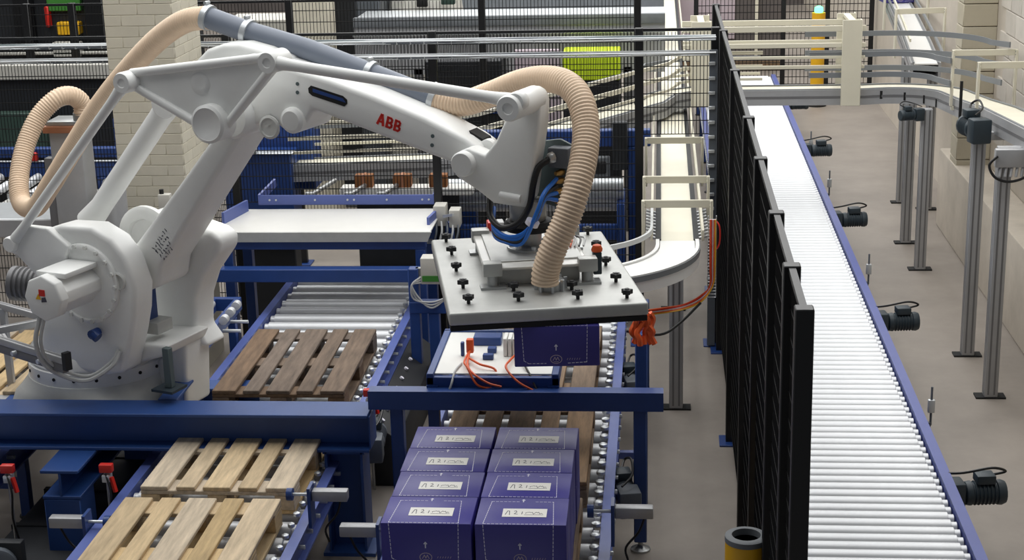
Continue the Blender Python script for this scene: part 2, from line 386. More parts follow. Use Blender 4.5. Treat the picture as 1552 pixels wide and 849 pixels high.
def stopper(parent, loc, side):
    """pneumatic pallet clamp on the rail"""
    b = obj('clamp_cylinder', MB().box(-0.09, 0.09, -0.028, 0.028, -0.028, 0.028), 'alu', parent, bevel=0.006, loc=loc)
    obj('bracket', MB().box(-side * 0.10 - 0.008, -side * 0.10 + 0.008, -0.05, 0.05, -0.16, 0.05), 'blue', b)
    obj('piston_rod', MB().cyl((-side * 0.09, 0, 0), (-side * 0.19, 0, 0), 0.009, seg=8), 'zinc', b)
    obj('pad', MB().cyl((-side * 0.19, 0, 0), (-side * 0.22, 0, 0), 0.032, seg=12), 'blue', b)
    obj('air_line', MB().tube(spline([(side * 0.05, 0.01, -0.03), (side * 0.02, 0.03, -0.12), (-side * 0.04, 0.03, -0.2), (-side * 0.03, 0.05, -0.28)], 5), 0.006, 6), 'cable_black', b)
stopper(CC, (0.66, 2.0, 0.735), 1); stopper(CC, (-0.66, 2.0, 0.62), -1)
stopper(CL, (0.66, 2.12, 0.66), 1); stopper(CL, (-0.66, 2.0, 0.55), -1)
# chain of white sensor caps along the right rail of the carton line
m = MB()
for k in range(46):
    y = 0.1 + k * 0.13; m.lathe([(0.02, 0), (0.024, 0.004), (0.024, 0.02), (0.012, 0.026)], a=(0.468, y, 0.512), seg=8)
stuff(obj('roller_caps', m, 'zinc', CC))
m = MB()
for k in range(46):
    y = 0.1 + k * 0.13; m.lathe([(0.014, 0), (0.018, 0.004), (0.018, 0.02), (0.008, 0.026)], a=(0.468, y, 0.512), seg=8)
stuff(obj('roller_caps', m, 'zinc', CL))

# ================================================================== PALLETS
def make_pallet(m):
    t = thing('wooden_pallet', '', 'pallet')
    # top boards run along y, 1.2 long; x positions over 0.8
    for x, wd in ((-0.3275, 0.145), (-0.162, 0.1), (0.0, 0.145), (0.162, 0.1), (0.3275, 0.145)):
        obj('top_board', MB().box(-wd / 2, wd / 2, -0.6, 0.6, -0.011, 0.011), m, t, bevel=0.004, seg=1, loc=(x, 0, 0.133))
    for y in (-0.5275, 0, 0.5275):
        obj('cross_board', MB().box(-0.4, 0.4, -0.0725, 0.0725, -0.011, 0.011), m, t, bevel=0.004, seg=1, loc=(0, y, 0.111))
        for x in (-0.35, 0, 0.35):
            obj('block', MB().box(-0.05, 0.05, -0.0725, 0.0725, -0.039, 0.039), m, t, bevel=0.003, seg=1, loc=(x, y, 0.061))
    for x in (-0.35, 0, 0.35):
        obj('bottom_board', MB().box(-0.05, 0.05, -0.6, 0.6, -0.011, 0.011), m, t, bevel=0.004, seg=1, loc=(x, 0, 0.011))
    return t
protos = {}
def pallet(m, label, x, y, rz=0.0):
    if m not in protos: protos[m] = t = make_pallet(m)
    else: t = copy_tree(protos[m])
    t.location = (x, y, 0.5); t.rotation_euler = (0, 0, rz); t['label'] = label; t['group'] = 'wooden pallets on the conveyors'
pallet('wood_light', 'light wooden pallet nearest the camera at the bottom left', -2.285, 6.70, 0.004)
pallet('wood_light', 'light wooden pallet passing under the big blue beam', -2.25, 8.03, -0.006)
pallet('wood_dark', 'dark weathered wooden pallet behind the big blue beam', -2.27, 9.46, 0.008)
pallet('wood_light', 'light wooden pallet left of the robot pedestal', -4.20, 9.42, 0.0)
pallet('wood_brown', 'wooden pallet under the stack of violet cartons', -0.78, 6.76)
pallet('wood_brown', 'brown wooden pallet behind the carton stack below the blue crossbar', -0.77, 8.15, 0.004)
pallet('wood_brown', 'brown wooden pallet under the gripper at the rear of the carton line', -0.78, 9.55, -0.004)

# ================================================================== CARTONS
BW, BD, BH = 0.388, 0.279, 0.192
def dashed(mb, a, b, M, wd=0.0028, dash=0.011, gap=0.007):
    a = Vector(a); b = Vector(b); L = (b - a).length; d = (b - a).normalized(); s = 0
    while s < L:
        e = min(L, s + dash); stroke(mb, [(a + d * s)[:2], (a + d * e)[:2]], wd, 0.0012, M); s = e + gap
def make_carton():
    t = thing('carton', '', 'carton')
    obj('carton_body', MB().box(-BW / 2, BW / 2, -BD / 2, BD / 2, 0, BH), 'carton', t, bevel=0.005, seg=2)
    top = Matrix.Translation((0, 0, BH - 0.0005)); fr = Matrix.Translation((0, -BD / 2 + 0.0005, BH / 2)) @ Matrix.Rotation(PI / 2, 4, 'X')
    m = MB()
    x0, x1 = -BW / 2 + 0.035, BW / 2 - 0.055; yb, yf = BD / 2 - 0.045, -BD / 2 + 0.006
    dashed(m, (x0 + 0.018, yb), (x0, yf), top); dashed(m, (x1 - 0.012, yb), (x1, yf), top); dashed(m, (x0 + 0.018, yb), (-0.02, yb), top); dashed(m, (0.05, yb), (x1 - 0.012, yb), top)
    dashed(m, (x0, yf), (x1, yf), top)
    h = BH / 2
    dashed(m, (x0, h - 0.004), (x0 + 0.008, -h + 0.03), fr); dashed(m, (x1, h - 0.004), (x1 - 0.004, -h + 0.02), fr); dashed(m, (x0 + 0.008, -h + 0.03), (x0 + 0.03, -h + 0.016), fr)
    dashed(m, (x0 + 0.03, -h + 0.016), (-0.05, -h + 0.016), fr); dashed(m, (0.05, -h + 0.016), (x1 - 0.004, -h + 0.02), fr)
    stuff(obj('dashed_line', m, 'ink_white', t, smooth=False))
    m = MB()   # small white arrow marks, top and front
    for M in (top @ Matrix.Translation((-0.004, BD / 2 - 0.035, 0)), fr @ Matrix.Translation((-0.004, -0.005, 0))):
        stroke(m, [(0, -0.012), (0, 0.012)], 0.005, 0.0012, M); stroke(m, [(-0.006, 0.006), (0, 0.014), (0.006, 0.006)], 0.004, 0.0012, M)
    obj('arrow_mark', m, 'ink_white', t, smooth=False)
    m = MB(); Me = fr @ Matrix.Translation((-0.004, -h + 0.035, 0))   # round emblem low on the front
    ring = [(0.026 * math.cos(a * PI / 9), 0.020 * math.sin(a * PI / 9)) for a in range(19)]
    stroke(m, ring, 0.003, 0.0012, Me)
    for q in (((-0.015, -0.006), (-0.006, 0.010), (0.0, -0.004), (0.007, 0.010), (0.014, -0.006)), ((-0.010, -0.012), (0.010, -0.012))): stroke(m, q, 0.003, 0.0012, Me)
    for k in range(6): stroke(m, [(0.05 + k * 0.011, -0.003), (0.053 + k * 0.011, 0.004)], 0.002, 0.0012, Me)
    obj('emblem', m, 'pink_grey', t, smooth=False)
    lb = obj('paper_label', MB().box(-0.095, 0.095, -0.042, 0.042, 0, 0.0015), 'paper', t, smooth=False, loc=(0.010, -0.022, BH))
    m = MB(); Ml = Matrix.Translation((0, 0, 0.0013))
    stroke(m, [(-0.082, -0.02), (-0.074, 0.018), (-0.066, 0.016), (-0.064, -0.022)], 0.003, 0.0008, Ml)
    stroke(m, [(-0.045, 0.014), (-0.038, 0.02), (-0.034, 0.006), (-0.044, -0.012), (-0.030, -0.014)], 0.003, 0.0008, Ml)
    stroke(m, [(-0.012, -0.014), (-0.010, 0.010)], 0.003, 0.0008, Ml)
    rr = random.Random(5); q = [(0.005, -0.008)]
    for k in range(14): q.append((0.005 + k * 0.0055, -0.006 + rr.uniform(-0.008, 0.014)))
    stroke(m, q, 0.0024, 0.0008, Ml); stroke(m, [(0.0, -0.022), (0.08, -0.020)], 0.002, 0.0008, Ml)
    obj('handwriting', m, 'ink_dark', lb, smooth=False)
    return t
carton0 = None
def carton(x, y, z, rz, label, group):
    global carton0
    if carton0 is None: carton0 = t = make_carton()
    else: t = copy_tree(carton0)
    t.location = (x, y, z); t.rotation_euler = (0, 0, rz); t['label'] = label
    t['group'] = group
rows = ('nearest row', 'second row', 'third row', 'rearmost row')
Y0 = 6.20
for layer in (1, 0):
    for r_ in range(4):
        for c_ in (0, 1):
            x = -0.78 + (-0.2 if c_ == 0 else 0.2) * 1.0 - 0.008 + 0.003 * math.sin(r_ * 2.1 + c_); y = Y0 + BD / 2 + r_ * (BD + 0.002)
            lab = 'violet carton with white label, top layer, %s, %s column' % (rows[r_], 'left' if c_ == 0 else 'right') if layer else 'violet carton hidden in the bottom layer of the stack'
            carton(x, y, 0.645 + layer * (BH + 0.0005), 0.006 * math.sin(r_ * 3 + c_), lab, 'violet cartons stacked on the pallet' if layer else 'bottom layer of violet cartons')

# ================================================================== BLUE STEELWORK
def ibeam(a, b, wd, ht, tf=0.018, tw=0.014):
    """I section from a to b, a and b on the axis of the section's underside"""
    m = MB(); a = Vector(a); b = Vector(b); u = Vector((0, 0, 1))
    m.bar(a + u * (tf / 2), b + u * (tf / 2), wd, tf); m.bar(a + u * (ht - tf / 2), b + u * (ht - tf / 2), wd, tf); m.bar(a + u * ht / 2, b + u * ht / 2, tw, ht - 2 * tf + 0.002)
    return m
t = thing('robot_platform', 'big dark blue I beam platform carrying the robot in the left foreground', 'steel platform', (-2.9, 8.11, 0))
obj('main_beam', ibeam((-2.6, 0, 0.605), (1.335, 0, 0.605), 0.22, 0.215), 'beam_blue', t, bevel=0.003, seg=1)
obj('end_plate', MB().box(1.335, 1.343, -0.09, 0.09, 0.62, 0.805), 'beam_blue', t)
obj('rear_beam', ibeam((-2.6, 0.98, 0.44), (0.46, 0.98, 0.44), 0.16, 0.16), 'beam_blue', t, bevel=0.003, seg=1)
obj('side_beam', ibeam((0.165, 0.12, 0.62), (0.165, 0.58, 0.62), 0.11, 0.20), 'beam_blue', t, bevel=0.003, seg=1)
def hcol(name, x, y, z0, z1, wd, dp):
    m = MB(); tf = 0.014
    m.box(x - wd / 2, x - wd / 2 + tf, y - dp / 2, y + dp / 2, z0, z1).box(x + wd / 2 - tf, x + wd / 2, y - dp / 2, y + dp / 2, z0, z1).box(x - wd / 2 + tf, x + wd / 2 - tf, y - 0.006, y + 0.006, z0, z1)
    c = obj(name, m, 'beam_blue', t, bevel=0.002, seg=1)
    obj('base_plate', MB().box(x - wd / 2 - 0.03, x + wd / 2 + 0.05, y - dp / 2 - 0.03, y + dp / 2 + 0.03, 0, 0.02), 'beam_blue', c)
    obj('head_plate', MB().box(x - wd / 2 - 0.01, x + wd / 2 + 0.01, y - dp / 2, y + dp / 2, z1 - 0.012, z1), 'beam_blue', c)
hcol('column', 1.19, 0.0, 0.0, 0.605, 0.21, 0.2)
obj('short_beam', ibeam((-0.29, -0.40, 0.44), (-0.29, 0.9, 0.44), 0.21, 0.165), 'beam_blue', t, bevel=0.003, seg=1)
c = obj('box_column', MB().box(-0.39, -0.19, -0.40, -0.18, 0, 0.44), 'beam_blue', t, bevel=0.005, seg=1)
obj('base_plate', MB().box(-0.43, -0.15, -0.44, -0.14, 0, 0.015), 'beam_blue', c)
obj('rear_column', MB().box(-0.39, -0.19, 0.88, 1.08, 0, 0.44), 'beam_blue', t, bevel=0.005, seg=1)
obj('deck_plate', MB().box(-1.0, 0.1, 0.13, 1.05, 0.60, 0.622), 'beam_blue', t, bevel=0.003, seg=1)

# crossbar gate over the carton line
t = thing('crossbar_gate', 'blue steel gate with crossbar and tall right post behind the carton stack', 'steel frame', (-0.78, 8.12, 0))
cb = obj('crossbar', MB().prism([(-0.05, 0.835), (0.05, 0.835), (0.05, 0.93), (-0.05, 0.93), (-0.05, 0.918), (0.038, 0.918), (0.038, 0.847), (-0.05, 0.847)], -0.79, 0.80, axis='x'), 'blue', t, smooth=False)
obj('crossbar_lip', MB().box(-0.79, 0.80, -0.052, -0.046, 0.83, 0.935), 'blue', cb)
for x in (-0.64, 0.675):
    l_ = obj('post', MB().box(x - 0.035, x + 0.035, -0.04, 0.04, 0.06, 0.835), 'blue', t, bevel=0.006, seg=1)
    obj('levelling_foot', MB().lathe([(0.055, 0), (0.055, 0.012), (0.02, 0.03), (0.014, 0.035), (0.014, 0.08)], a=(x, 0, 0), seg=14), 'steel', l_)
obj('side_tie', MB().box(0.46, 0.64, 0.62, 0.66, 0.28, 0.32), 'rail_blue', t)
obj('post', MB().box(0.64, 0.71, 0.60, 0.68, 0, 1.05), 'blue', t, bevel=0.006, seg=1)
# sensor shelf in the gate
t = thing('sensor_shelf', 'blue shelf with white panel and orange wiring under the gripper', 'shelf', (-1.0, 8.5, 0))
obj('panel', MB().box(-0.22, 0.42, -0.30, 0.42, 0.985, 0.995), 'pcb_white', t, bevel=0.002, seg=1)
obj('shelf_frame', MB().box(-0.26, -0.22, -0.34, 0.44, 0.94, 1.005).box(-0.26, 0.46, -0.34, -0.30, 0.90, 0.985).box(0.42, 0.46, -0.34, 0.44, 0.94, 1.005).box(-0.26, 0.46, 0.42, 0.46, 0.94, 1.005), 'blue', t, bevel=0.004, seg=1)
for x in (-0.23, 0.43):
    obj('post', MB().box(x - 0.03, x + 0.03, -0.35, -0.29, 0.925, 0.94), 'blue', t)
    obj('post', MB().box(x - 0.03, x + 0.03, -0.33, -0.27, 0.0, 0.94) if x < 0 else MB().box(x - 0.03, x + 0.03, -0.34, -0.30, 0.93, 0.94), 'blue', t)
for i, (x, y, sx, sy, h) in enumerate(((0.02, 0.22, 0.16, 0.10, 0.05), (0.06, 0.06, 0.05, 0.05, 0.03), (0.05, -0.06, 0.06, 0.04, 0.03), (-0.10, 0.0, 0.02, 0.03, 0.08))):
    obj('terminal_block', MB().box(x - sx / 2, x + sx / 2, y - sy / 2, y + sy / 2, 0.995, 0.995 + h), 'blue', t, bevel=0.004, seg=1)
for k in range(5):
    obj('relay', MB().box(0.13 + k * 0.026, 0.152 + k * 0.026, -0.02, 0.10, 0.995, 1.10), 'pcb_white', t, bevel=0.003, seg=1)
obj('sensor', MB().box(-0.075, -0.035, -0.04, 0.0, 1.02, 1.10), 'orange', t, bevel=0.006)
for k, (pts, mm) in enumerate((
    ([(-0.06, -0.03, 1.03), (-0.07, -0.18, 1.02), (-0.04, -0.30, 1.03), (0.02, -0.36, 0.95), (0.10, -0.33, 0.93), (0.11, -0.26, 1.0), (0.02, -0.22, 1.02), (-0.05, -0.12, 1.02)], 'orange'),
    ([(-0.055, -0.02, 1.04), (-0.05, -0.2, 1.01), (0.0, -0.33, 1.0), (0.08, -0.36, 0.96), (0.15, -0.36, 0.94)], 'orange'),
    ([(0.22, 0.0, 1.02), (0.18, -0.15, 1.02), (0.17, -0.28, 1.02), (0.24, -0.36, 0.97), (0.33, -0.37, 0.92), (0.45, -0.40, 0.86)], 'orange'),
    ([(0.24, 0.0, 1.02), (0.25, -0.15, 1.02), (0.30, -0.30, 0.99), (0.38, -0.38, 0.88), (0.55, -0.36, 0.82), (0.70, -0.34, 0.88)], 'cable_black'),
    ([(-0.09, -0.15, 1.0), (-0.11, -0.28, 1.0), (-0.12, -0.36, 0.96), (-0.14, -0.37, 0.90)], 'cable_grey'))):
    obj('wire', MB().tube(spline(pts, 6), 0.0065, 6), mm, t)

# frame behind: two posts and a bar at the white table's right end
t = thing('side_frame', 'blue upright frame between the two pallet lines beside the white table', 'steel frame', (-1.52, 10.3, 0))
obj('post', MB().box(-0.16, -0.09, -0.04, 0.04, 0, 1.0), 'blue', t, bevel=0.005, seg=1)
obj('post', MB().box(-0.03, 0.04, -0.04, 0.04, 0, 0.69), 'blue', t, bevel=0.005, seg=1)
obj('crossbar', MB().box(-0.16, 1.45, -0.045, 0.045, 0.69, 0.77), 'blue', t, bevel=0.005, seg=1)
obj('post', MB().box(1.38, 1.45, -0.04, 0.04, 0, 0.69), 'blue', t, bevel=0.005, seg=1)
cbx = obj('control_box', MB().box(-0.07, 0.09, -0.06, 0.06, 0.90, 1.08), 'beige_box', t, bevel=0.006)
obj('green_label', MB().box(-0.06, 0.08, -0.064, -0.058, 0.92, 0.96), 'green', cbx)
obj('box_bracket', MB().box(-0.11, -0.05, -0.02, 0.02, 0.93, 1.0), 'steel', t)
for k in range(3):
    obj('cable', MB().tube(spline([(-0.07, -0.05, 0.95 - k * 0.02), (-0.13, -0.08, 0.9), (-0.12 + k * 0.02, -0.07, 0.80), (0.0, -0.07, 0.78 - k * 0.02), (0.1, -0.02, 0.8)], 6), 0.007, 6), 'cable_grey', t)

# white slide table
t = thing('slide_table', 'white slide table on a dark blue frame behind the robot', 'table', (-2.4, 11.3, 0))
obj('table_top', MB().box(-0.80, 0.78, -0.34, 0.36, 1.065, 1.08), 'table_white', t, bevel=0.004, seg=1)
obj('front_edge', MB().prism([(-0.80, 1.08), (0.79, 1.08), (0.76, 1.01), (-0.74, 1.01)], -0.36, -0.34), 'plate', t)
obj('upper_beam', MB().box(-0.74, 0.74, -0.33, -0.25, 0.945, 1.01), 'blue', t, bevel=0.005, seg=1)
obj('lower_beam', MB().box(-0.88, 0.76, -0.50, -0.40, 0.75, 0.845), 'blue', t, bevel=0.005, seg=1)
obj('inner_bar', MB().box(-0.74, 0.74, 0.0, 0.03, 0.9, 0.93), 'steel', t)
for x in (-0.70, 0.70): obj('post', MB().box(x - 0.035, x + 0.035, -0.33, -0.25, 0, 0.945), 'blue', t, bevel=0.004, seg=1)
for x in (-0.70, 0.70): obj('post', MB().box(x - 0.035, x + 0.035, 0.2, 0.28, 0, 1.06), 'blue', t, bevel=0.004, seg=1)
obj('rear_stop', MB().box(-0.64, 0.72, 0.40, 0.42, 1.10, 1.175), 'rail_blue', t, bevel=0.003, seg=1)
obj('stop_arm', MB().bar((-0.63, 0.41, 1.15), (-0.56, 0.66, 1.22), 0.02, 0.06), 'rail_blue', t)
obj('stop_arm', MB().bar((0.71, 0.41, 1.15), (0.72, 0.66, 1.22), 0.02, 0.06), 'rail_blue', t)
for x in (-0.55, -0.5, -0.2, 0.05, 0.1, 0.35, 0.62, 0.67): obj('bolt', MB().cyl((x, 0.395, 1.14), (x, 0.405, 1.14), 0.008, seg=8), 'zinc', t)
for x in (-0.25, 0.05, 0.30):
    a_ = obj('guide_rod', MB().cyl((x, 0.44, 1.16), (x + 0.12, 0.85, 1.19), 0.018, seg=10), 'steel', t)
    obj('rod_block', MB().box(x - 0.03, x + 0.04, 0.42, 0.47, 1.14, 1.19), 'steel', a_, bevel=0.005)
obj('side_guide', MB().bar((-0.78, -0.1, 1.12), (-0.70, 0.3, 1.12), 0.02, 0.09), 'rail_blue', t)
obj('side_guide', MB().bar((0.74, -0.15, 1.10), (0.79, 0.3, 1.10), 0.02, 0.07), 'rail_blue', t)
# valve cluster at the table's right end
t2 = thing('valve_unit', 'grey valve unit with tubes at the right end of the white table', 'valve unit', (-1.55, 11.35, 0))
obj('stand', MB().box(-0.03, 0.03, 0.10, 0.16, 0, 1.02), 'blue', t2)
obj('valve_box', MB().box(-0.10, -0.01, 0.0, 0.14, 1.02, 1.17), 'beige_box', t2, bevel=0.006)
obj('valve_box', MB().box(0.02, 0.10, -0.05, 0.08, 1.02, 1.15), 'beige_box', t2, bevel=0.006)
for k in range(5):
    x = -0.08 + k * 0.04
    obj('tube', MB().tube(spline([(x, -0.02, 1.06), (x + 0.01, -0.08, 1.0), (x - 0.01, -0.10, 0.9), (x + 0.02, -0.07, 0.8)], 5), 0.008, 6), 'cable_grey' if k % 2 else 'motor_grey', t2)
obj('lever', MB().bar((-0.02, -0.02, 1.1), (0.06, -0.10, 1.13), 0.02, 0.02), 'zinc', t2)

def light_barrier(label, x, y, z):
    t = thing('light_barrier', label, 'sensor', (x, y, 0), 0, 'light barriers on the left pallet lines')
    obj('rod', MB().cyl((0, 0, 0), (0, 0, z + 0.02), 0.009, seg=8), 'steel', t)
    obj('sensor_head', MB().box(-0.035, 0.035, -0.02, 0.02, z, z + 0.045), 'red', t, bevel=0.005)
    obj('sensor_clamp', MB().box(-0.02, 0.02, -0.03, 0.03, z - 0.05, z - 0.01), 'zinc', t, bevel=0.004)
    obj('indicator', MB().bar((0.03, -0.02, z - 0.02), (0.05, -0.03, z - 0.10), 0.018, 0.018), 'red', t)
    obj('sensor_cable', MB().tube(spline([(0, -0.02, z), (0.03, -0.05, z - 0.1), (0.01, -0.03, z - 0.25), (0.02, 0.0, z - 0.4)], 5), 0.006, 6), 'cable_black', t)
light_barrier('red light barrier sensor on a rod left of the short blue beam', -3.42, 7.6, 0.64)
light_barrier('red light barrier sensor on a rod between short beam and light pallets', -2.885, 7.6, 0.65)
light_barrier('red light barrier sensor beside the dark pallet front corner', -1.72, 8.9, 0.60)
t = thing('chain_drive', 'dark chain drive with round steel pulley in the bottom left corner', 'chain drive', (-3.42, 7.35, 0))
obj('pulley', MB().lathe([(0.02, -0.03), (0.085, -0.028), (0.10, -0.02), (0.10, 0.02), (0.085, 0.028), (0.02, 0.03)], a=(0, 0, 0.22), d=(0.25, -1, 0), seg=28), 'motor_grey', t)
obj('hub', MB().cyl((0.01, -0.03, 0.22), (0.02, -0.06, 0.22), 0.03, seg=14), 'zinc', t)
obj('guard', MB().box(-0.14, 0.12, 0.03, 0.09, 0.0, 0.34), 'machine_dark', t, bevel=0.01)
t = thing('shade_housing', 'low dark housing added to deepen the shade on the floor under the robot platform', 'housing', (-3.25, 7.9, 0))  # added dark box, its colour deepens the shade on the floor here
obj('cover', MB().box(-0.36, 0.30, -0.55, 2.6, 0, 0.14), 'machine_dark', t, bevel=0.02)
for k in range(6): obj('cover_strap', MB().box(-0.37, 0.31, -0.4 + k * 0.5, -0.36 + k * 0.5, 0, 0.15), 'rubber', t)
t = thing('cable_guard', 'dark sloping cable guard with white bolts between the two pallet lines', 'guard', (-1.63, 9.7, 0))
obj('sheet', MB().prism([(-0.10, 0.42), (0.06, 0.30), (0.06, 0.0), (-0.10, 0.0)], -0.75, 1.0), 'rubber', t, bevel=0.006)
bw_ = mesh_of('bolt', MB().cyl((0, 0, 0), (0.008, 0, 0.010), 0.014, seg=8))
for k in range(9): link('bolt', bw_, 'ink_white', t, (-0.05, -0.65 + k * 0.19, 0.385))
# transfer arms left of the dark pallet
t = thing('roller_guide', 'small blue frame with silver rollers left of the dark pallet', 'steel frame', (-2.97, 9.9, 0))
for x in (-0.10, 0.07):
    obj('arm', MB().box(x - 0.022, x + 0.022, -0.62, 0.50, 0.66, 0.75) if x > 0 else MB().box(x - 0.022, x + 0.022, -0.05, 0.50, 0.66, 0.75), 'blue', t, bevel=0.004, seg=1)
obj('end_bar', MB().box(-0.12, 0.09, 0.50, 0.55, 0.66, 0.75), 'blue', t, bevel=0.004, seg=1)
obj('front_bar', MB().box(-0.06, 0.09, -0.66, -0.62, 0.64, 0.75), 'blue', t, bevel=0.004, seg=1)
for y in (-0.58, 0.35): obj('leg', MB().box(0.045, 0.095, y - 0.03, y + 0.03, 0, 0.66), 'blue', t)
rm = mesh_of('guide_roller', MB().lathe([(0.01, -0.03), (0.03, -0.028), (0.03, 0.028), (0.01, 0.03)], d=(0, 1, 0), seg=12))
for x in (-0.06, 0.12):
    for y in (-0.02, 0.14, 0.30): link('guide_roller', rm, 'roller', t, (x, y, 0.765))
for y in (0.0, 0.2): obj('shaft', MB().cyl((0.1, y, 0.68), (0.22, y, 0.68), 0.012, seg=8), 'zinc', t)

# ================================================================== ROBOT
RB = Vector((-3.266, 8.687, 0)); RZ = math.radians(-20)
R = thing('palletizing_robot', 'large white palletizing robot arm on a cast pedestal', 'robot', RB, RZ)
def rprism(name, pts, y0, y1, m='robot', bevel=0.012, seg=3, parent=None, **k):
    return obj(name, MB().prism(pts, y0, y1), m, parent or R, bevel=bevel, seg=seg, **k)
# pedestal
ped = obj('pedestal', MB().lathe([(0.425, 0.622), (0.435, 0.64), (0.43, 0.70), (0.425, 0.765), (0.42, 0.80), (0.415, 0.84), (0.41, 0.86)], seg=48, power=[5, 5, 4.5, 3.6, 2.6, 2, 2]), 'robot_cast', R)
rg = obj('bearing_ring', MB().lathe([(0.40, 0.855), (0.405, 0.86), (0.405, 0.94), (0.395, 0.945)], seg=48), 'robot', R)
bm_ = mesh_of('bolt', MB().cyl((0, 0, 0), (0.008, 0, 0), 0.010, seg=8))
for k in range(20):
    a = 2 * PI * k / 20; b_ = link('bolt', bm_, 'black_matt', rg, (0.402 * math.cos(a), 0.402 * math.sin(a), 0.905)); b_.rotation_euler = (0, 0, a)
# turret
tur = obj('turret', MB().lathe([(0.39, 0.945), (0.40, 0.96), (0.385, 1.02), (0.33, 1.06), (0.28, 1.09)], seg=40), 'robot', R)
obj('turret_floor', MB().prism([(-0.10, 0.98), (0.40, 0.98), (0.62, 1.05), (0.66, 1.12), (0.30, 1.10), (0.05, 1.12), (-0.05, 1.2)], -0.2, 0.2), 'robot', tur, bevel=0.02, seg=3)
rprism('near_housing', [(-0.02, 1.76), (0.114, 1.80), (0.329, 1.808), (0.461, 1.749), (0.545, 1.65), (0.596, 1.49), (0.575, 1.34), (0.541, 1.22), (0.46, 0.985), (0.34, 0.955), (-0.06, 0.97), (-0.12, 1.08), (-0.06, 1.30), (-0.06, 1.50)], -0.36, -0.185, bevel=0.03, seg=4)
lev = rprism('link_lever', [(-0.235, 1.66), (-0.215, 1.625), (-0.175, 1.615), (-0.02, 1.48), (0.10, 1.45), (0.20, 1.70), (0.06, 1.79), (-0.10, 1.79), (-0.21, 1.72)], -0.40, -0.345, bevel=0.012)
far = rprism('far_housing', [(0.05, 1.60), (0.18, 1.72), (0.36, 1.78), (0.52, 1.74), (0.74, 1.69), (0.80, 1.65), (0.79, 1.58), (0.66, 1.42), (0.60, 1.28), (0.58, 1.10), (0.66, 1.0), (0.40, 0.96), (0.0, 0.97), (-0.05, 1.2), (0.0, 1.45)], 0.16, 0.36, bevel=0.03, seg=4)
obj('pivot_cover', MB().lathe([(0.19, 0), (0.19, 0.03), (0.17, 0.045), (0.12, 0.045), (0.11, 0.02)], a=(0.30, 0.17, 1.62), d=(0, -1, 0), seg=32), 'robot', far)
dsk = obj('gearbox_cover', MB().lathe([(0.225, 0), (0.225, 0.02), (0.215, 0.028), (0.205, 0.028), (0.20, 0.018), (0.10, 0.018)], a=(0.27, -0.36, 1.49), d=(0, -1, 0), seg=48), 'robot', R)
bm2 = mesh_of('cover_bolt', MB().cyl((0, 0, 0), (0, -0.014, 0), 0.013, seg=6))
for k in range(18):
    a = 2 * PI * k / 18; link('cover_bolt', bm2, 'robot_cast', dsk, (0.27 + 0.213 * math.cos(a), -0.385, 1.49 + 0.213 * math.sin(a)))
mot = obj('drive_motor', MB().prism([(0.27 + 0.115 * math.cos(a), 1.50 + 0.115 * math.sin(a)) for a in [math.radians(q) for q in (15, 75, 105, 165, 195, 255, 285, 345)]], -0.68, -0.37), 'robot', R, bevel=0.006)
obj('motor_cap', MB().lathe([(0.125, 0), (0.128, 0.01), (0.128, 0.055), (0.12, 0.065)], a=(0.27, -0.655, 1.50), d=(0, -1, 0), seg=8), 'robot', mot, bevel=0.004, seg=1)
obj('motor_rib', MB().box(0.17, 0.37, -0.64, -0.38, 1.595, 1.625), 'robot', mot, bevel=0.006)
st = obj('warning_sticker', MB().box(0.25, 0.29, -0.723, -0.72, 1.515, 1.55), 'red', mot, smooth=False)
obj('warning_triangle', MB().prism([(0.225, 1.495), (0.26, 1.495), (0.245, 1.525)], -0.723, -0.72), 'yellow', mot, smooth=False)
obj('warning_print', MB().prism([(0.262, 1.48), (0.298, 1.485), (0.29, 1.51), (0.265, 1.505)], -0.7225, -0.72), 'ink_dark', mot, smooth=False)
obj('cast_opening', MB().lathe([(0.05, 0), (0.05, 0.012), (0.042, 0.016), (0.04, 0.004)], a=(0.49, -0.358, 1.52), d=(0, -1, 0), seg=20), 'robot_cast', R)
obj('cable_gland', MB().cyl((0.33, -0.42, 1.22), (0.36, -0.42, 1.20), 0.03, seg=10).cyl((0.33, -0.38, 1.22), (0.33, -0.44, 1.22), 0.026, seg=10), 'blue', R)
obj('motor_cable', MB().tube(spline([(0.22, -0.70, 1.39), (0.19, -0.72, 1.25), (0.18, -0.66, 1.10), (0.24, -0.56, 1.0), (0.34, -0.50, 0.98), (0.44, -0.42, 1.05), (0.46, -0.37, 1.12)], 6), 0.013, 8), 'cable_grey', R)
obj('motor_cable', MB().tube(spline([(0.25, -0.70, 1.39), (0.215, -0.71, 1.25), (0.20, -0.65, 1.12), (0.25, -0.54, 1.02), (0.34, -0.48, 1.0), (0.43, -0.41, 1.07), (0.45, -0.37, 1.13)], 6), 0.010, 8), 'cable_grey', R)
fm = obj('rear_motor', MB().lathe([(0.05, 0), (0.10, 0.01)] + sum([[(0.10, 0.03 + 0.03 * i), (0.088, 0.036 + 0.03 * i), (0.088, 0.046 + 0.03 * i), (0.10, 0.052 + 0.03 * i)] for i in range(5)], []) + [(0.10, 0.2), (0.06, 0.21)], a=(-0.13, -0.24, 1.40), d=(-1, -0.25, 0.05), seg=24), 'alu_dark', R)
obj('blue_cap', MB().box(0.36, 0.47, -0.16, -0.02, 1.20, 1.42), 'blue', R, bevel=0.01)
obj('junction_box', MB().box(0.42, 0.55, -0.14, 0.0, 1.15, 1.22), 'plate', R, bevel=0.006)
cab = obj('connector_housing', MB().prism([(0.38, 0.66), (0.58, 0.66), (0.61, 1.05), (0.585, 1.09), (0.52, 1.11), (0.48, 1.07), (0.47, 0.97), (0.38, 0.93)], 0.02, 0.26), 'robot', R, bevel=0.025, seg=3)
